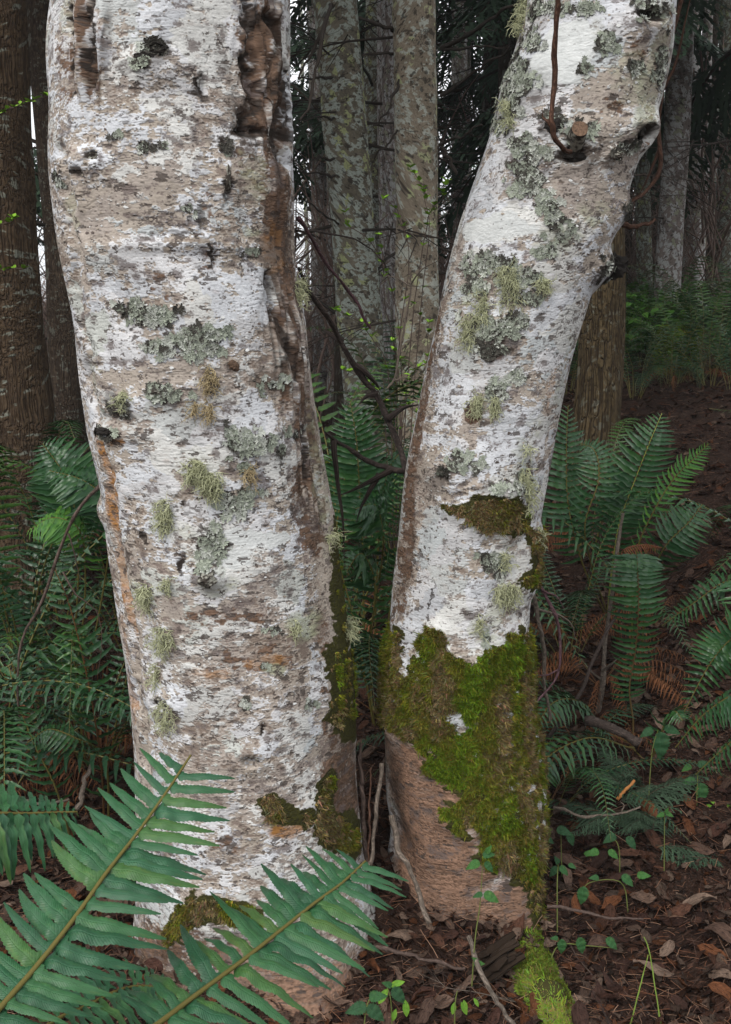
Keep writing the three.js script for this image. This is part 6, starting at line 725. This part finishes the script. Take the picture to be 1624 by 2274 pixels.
bramble('sprout with narrow bright leaves beside the slanting stick', [[1010, null, 1.84], [1012, 2220, 1.85], [1016, 2200, 1.86]], [[1010, 2225, 1.85, -0.2, 1, 36, 9], [1024, 2225, 1.85, 0.5, 1, 40, 9], [1030, 2220, 1.85, 0.2, 1, 36, 9], [1052, 2216, 1.85, 0.5, 0.8, 28, 9]], { leaf: NARROW, name: 'leafy_sprout' });
bramble('trailing bramble with paired leaves right of the mossy root', [[1215, null, 2.05], [1240, 2100, 2.1], [1300, 2100, 2.1], [1360, 2105, 2.1]], [[1246, 2085, 2.1, 0.1, 1, 44], [1284, 2082, 2.1, 0.4, 1, 50], [1240, 2084, 2.1, -0.9, -0.2, 22], [1345, 2085, 2.1, 0.9, 0.6, 44]]);
bramble('bramble with small leaves beside the lower moss edge', [[1240, null, 2.2], [1238, 1950, 2.25], [1240, 1920, 2.28]], [[1238, 1925, 2.28, -0.5, 0.5, 34, 2], [1242, 1925, 2.28, 0.7, 0.5, 34], [1240, 1918, 2.28, -0.3, -0.8, 26, 2], [1262, 1920, 2.28, 0.8, 0.2, 24]]);
bramble('bramble trailing over the litter below the forked pale twig', [[1400, null, 2.3], [1380, 1960, 2.3], [1310, 1960, 2.28], [1290, 1980, 2.26]], [[1296, 1968, 2.26, -0.1, 1, 54], [1330, 1950, 2.28, -0.8, -0.2, 28], [1380, 1945, 2.3, 0.8, 0.5, 44], [1350, 1890, 2.35, 0.8, 0.4, 36, 1], [1330, 1890, 2.35, -0.8, 0.1, 36, 1], [1300, 1900, 2.32, 0.3, -0.6, 22, 1], [1415, 1945, 2.3, 0.8, -0.2, 36, 1]]);
bramble('bramble with a big drooping pointed leaf under the right-hand ferns', [[1440, null, 2.7], [1450, 1660, 2.72], [1462, 1620, 2.74]], [[1465, 1625, 2.74, 0.1, 1, 80, 2], [1450, 1620, 2.74, -0.8, 0.3, 40, 2], [1475, 1618, 2.74, 0.9, 0.1, 46, 2]]);
bramble('bramble with three pale toothed leaves on the litter at the right', [[1548, null, 2.7], [1548, 1760, 2.72], [1550, 1720, 2.74]], [[1555, 1738, 2.74, 0.1, 1, 64], [1545, 1735, 2.74, -0.8, -0.1, 40], [1550, 1700, 2.74, 0.5, -0.3, 34, 2], [1535, 1700, 2.74, -0.6, 0.2, 30, 1], [1570, 1790, 2.7, 0.5, -0.5, 24, 9], [1615, 1785, 2.7, 0.4, 0.5, 26, 9]]);
bramble('dark bramble leaf cluster at the right edge of the moss', [[1250, null, 2.4], [1246, 1850, 2.45]], [[1236, 1842, 2.45, 0.8, 0.1, 44, 2], [1260, 1850, 2.45, 0.5, 0.8, 40, 2], [1210, 1860, 2.42, 0.9, 0.4, 30, 2]]);
bramble('bramble with two round leaves above the orange splinter', [[1380, null, 2.42], [1370, 1870, 2.44], [1350, 1860, 2.45]], [[1390, 1860, 2.45, 0.8, 0.7, 44, 2], [1368, 1855, 2.45, -0.8, 0.3, 40, 2]]);
bramble('small sprout on the litter at the far right', [[1478, null, 2.45], [1476, 1810, 2.47]], [[1476, 1808, 2.47, -0.9, 0.1, 24, 1], [1478, 1806, 2.47, 0.9, 0.2, 24, 1], [1478, 1806, 2.47, 0.2, -0.7, 18, 1]]);
{ // grass blades at the lower right
  for (const [l, pts] of [['pale grass blade leaning right over the litter in the lower right corner', [[1395, 2290, 1.9], [1420, 2200, 1.92], [1440, 2120, 1.96]]], ['green grass stalk crossing the leaning blade in the lower right corner', [[1470, 2290, 1.9], [1455, 2190, 1.93], [1440, 2100, 1.97], [1430, 2080, 1.98]]]]) twig('grass_blade', l, pts, 0.0018, 0.0008, std({ color: lin(0.14, 0.2, 0.04) }), { category: 'grass', wob: 0.001 });
  // hemlock seedlings
  for (const [X, d, a, s, tl, l] of [[1400, 2.7, 0.3, 0.22, 0.5, 'tiny dark hemlock seedling under the ferns right of the moss collar'], [1440, 2.55, -0.3, 0.2, 0.1, 'blue-green hemlock sprig lying right of the orange splinter'], [1370, 2.62, 2.4, 0.2, 0.3, 'small hemlock sprig just left of the drooping bramble leaf']]) { const b = ground(fx(X, d), -d, 0.01), t = thing('hemlock_seedling', l, 'seedling', b); for (let k = 0; k < 4; k++) { const m = part(t, 'bough', BOUGHS[k % 3], needleSeed()); m.applyMatrix4(TRS(V(0, 0.02 * k, 0), 0, a + k * 1.4, tl + 0.1 * k, s * (1 - 0.15 * k))); } }
}
function needleSeed() { return needleMat; }
// spring shrub in the gap: thin twigs with fresh lime leaves
function budShrub(label, stems, seed, s = 14) { const g = rng(seed), b0 = stems[0][0], root = ground(fx(b0[0], b0[2]), -b0[2]), t = thing('budding_shrub', label, 'shrub', root), mb = new MB(), lf = [], lc = [];
  for (const st of stems) { const pts = wob(curvePts(st.map(([X, Y, d]) => (Y === null ? ground(fx(X, d), -d) : P(X, Y, d))), 16), 0.01, st[0][0] + st.length); mb.tube(pts, (q) => 0.0024 * (1 - 0.65 * q), 4); for (let k = 4; k < pts.length; k++) if (g() < 0.65) for (let e = 0; e < 2 + 2 * g(); e++) { const a = g() * 6.28; lf.push(TRS(pts[k].clone().sub(root), (g() - 0.5) * 0.8, a, 0.3 + 0.6 * g(), (s * (0.7 + 0.7 * g())) * mpp(pts[k]))); const v = 0.8 + 0.5 * g(); lc.push(lin(0.17 * v, 0.32 * v, 0.03 * v)); } }
  part(t, 'twigs', rebase(mb.geo(false), root), twigMats[0]); const m = instanced(BUD, std({ color: 0xffffff, roughness: 0.6, side: THREE.DoubleSide }), lf, lc); m.name = 'leaves'; m.userData.kind = 'stuff'; t.add(m); }
budShrub('shrub of thin twigs with tiny lime leaves in the gap before the background alders', [[[880, null, 4.2], [885, 860, 4.1], [870, 760, 4.0], [850, 640, 3.9], [838, 520, 3.9]], [[880, null, 4.2], [900, 860, 4.1], [945, 800, 4.0], [960, 700, 4.0]], [[880, null, 4.2], [880, 800, 4.1], [905, 560, 4.0], [880, 470, 4.0], [845, 440, 3.9]], [[880, null, 4.2], [930, 700, 4.1], [950, 500, 4.0], [940, 430, 4.0], [905, 370, 4.0]], [[880, null, 4.2], [900, 900, 4.0], [930, 920, 3.9], [955, 880, 3.9]], [[880, null, 4.2], [840, 880, 4.1], [800, 840, 4.0], [760, 820, 3.9]], [[880, null, 4.2], [850, 800, 4.2], [800, 720, 4.2], [750, 690, 4.2]], [[880, null, 4.2], [940, 520, 4.1], [980, 440, 4.0], [1000, 400, 4.0]], [[880, null, 4.2], [880, 700, 4.1], [820, 540, 4.0], [770, 500, 4.0], [760, 470, 4.0]]], 31);
budShrub('few budding twigs reaching in from the left picture edge before the spruce', [[[-80, null, 3.2], [-60, 480, 3.0], [0, 500, 3.0], [35, 480, 3.0]], [[-80, null, 3.2], [-40, 280, 3.0], [20, 250, 3.0], [60, 230, 3.0], [105, 210, 3.0]], [[-80, null, 3.2], [-60, 600, 3.0], [20, 598, 3.0], [64, 592, 3.0]]], 32);
// mossy stumps and scrub on the slope
{ const st = (label, X, d, r, h, c, seed) => { const b = ground(fx(X, d), -d), t = thing('tree_stump', label, 'stump', b), g = stemGeo(b, V(b.x + 0.03, b.y + h, b.z), r, 0.25, seed, { rows: 24, cols: 28, rib: 0.16, flare: 0.5 }); part(t, 'stump_body', rebase(g, b), c); const cap = new THREE.CircleGeometry(r * 0.85, 20); cap.rotateX(-Math.PI / 2); cap.translate(0.03, h - 0.01, 0); part(t, 'stump_top', cap, c); const gg = rng(seed), L = [], Cc = []; for (let k = 0; k < 500; k++) { const a = gg() * 6.28, top = gg() < 0.5, q = top ? Math.sqrt(gg()) * r * 0.9 : r * 0.95, y = top ? h : h * gg(); const n = top ? V(0, 1, 0) : V(Math.cos(a), 0.2, Math.sin(a)).normalize(), s = 0.03 + 0.03 * gg(), X2 = V(gg() - 0.5, gg() - 0.5, gg() - 0.5).cross(n).normalize(), Z2 = X2.clone().cross(n), v = 0.6 + 0.6 * gg(); L.push(new THREE.Matrix4().makeBasis(X2.multiplyScalar(s), n.multiplyScalar(s), Z2.multiplyScalar(s)).setPosition(V(Math.cos(a) * q, y, Math.sin(a) * q))); Cc.push(lin(0.11 * v, 0.15 * v, 0.018 * v)); } const m = instanced(TUFTS[0], mossMat, L, Cc); m.name = 'moss'; m.userData.kind = 'stuff'; t.add(m); };
  st('moss-capped old stump carrying the thin crooked trunk', 1395, 10.6, 0.19, 0.35, barkDark, 5); st('rotten brown stump among the ferns on the right slope', 1490, 7.6, 0.13, 0.28, barkCedar, 6); st('low mossy stump in the gap beside the grey alder foot', 760, 6.0, 0.2, 0.28, barkDark, 7); st('pale low log end in the gap at the foot of the tan alder', 855, 5.6, 0.1, 0.2, barkCedar, 8);
  const g = rng(808), L = [[], [], []], Cc = [[], [], []]; for (let k = 0; k < 1300; k++) { const d = 10 + 18 * g(), X = -60 + 1760 * g(), x = fx(X, d), b = (g() * 3) | 0, v = 0.7 + 0.6 * g(), s = 0.8 + 2.4 * g() * g(); L[b].push(TRS(ground(x, -d, -0.05), (g() - 0.5) * 0.6, g() * 6.28, 1.1 + 0.7 * g(), s)); Cc[b].push(lin(0.2 * v, 0.14 * v, 0.115 * v)); }
  const h = thing('undergrowth', 'tangle of bare brown scrub twigs filling the wood behind', 'undergrowth', null, null, 'stuff'); L.forEach((l, b) => { const m = instanced(LIMBS[b], std({ color: 0xffffff, roughness: 0.9 }), l, Cc[b]); m.name = 'scrub'; m.userData.kind = 'stuff'; h.add(m); });
  const S = [], SC = []; for (let k = 0; k < 5200; k++) { const d = 8 + 5 * g(), X = k % 4 ? 1385 + 130 * g() : 1250 + 450 * g(), x = fx(X, d), q = ground(x, -d, 0.05 + 0.35 * g() * g() + 0.2 * g()); S.push(TRS(q, (g() - 0.5) * 1.6, g() * 6.28, (g() - 0.5) * 1.2, 0.05 + 0.05 * g())); const v = 0.6 + 0.7 * g(); SC.push(lin(0.06 * v, 0.15 * v, 0.022 * v)); }
  const m = instanced(BUD, std({ color: 0xffffff, roughness: 0.55, side: THREE.DoubleSide }), S, SC); m.name = numbered('ground_cover'); m.userData = { label: 'bright green low leafy ground cover on the slope behind the cedar', category: 'ground cover', kind: 'stuff' }; scene.add(m); }
scene.children.forEach((o) => shade(o));
renderer.render(scene, camera);
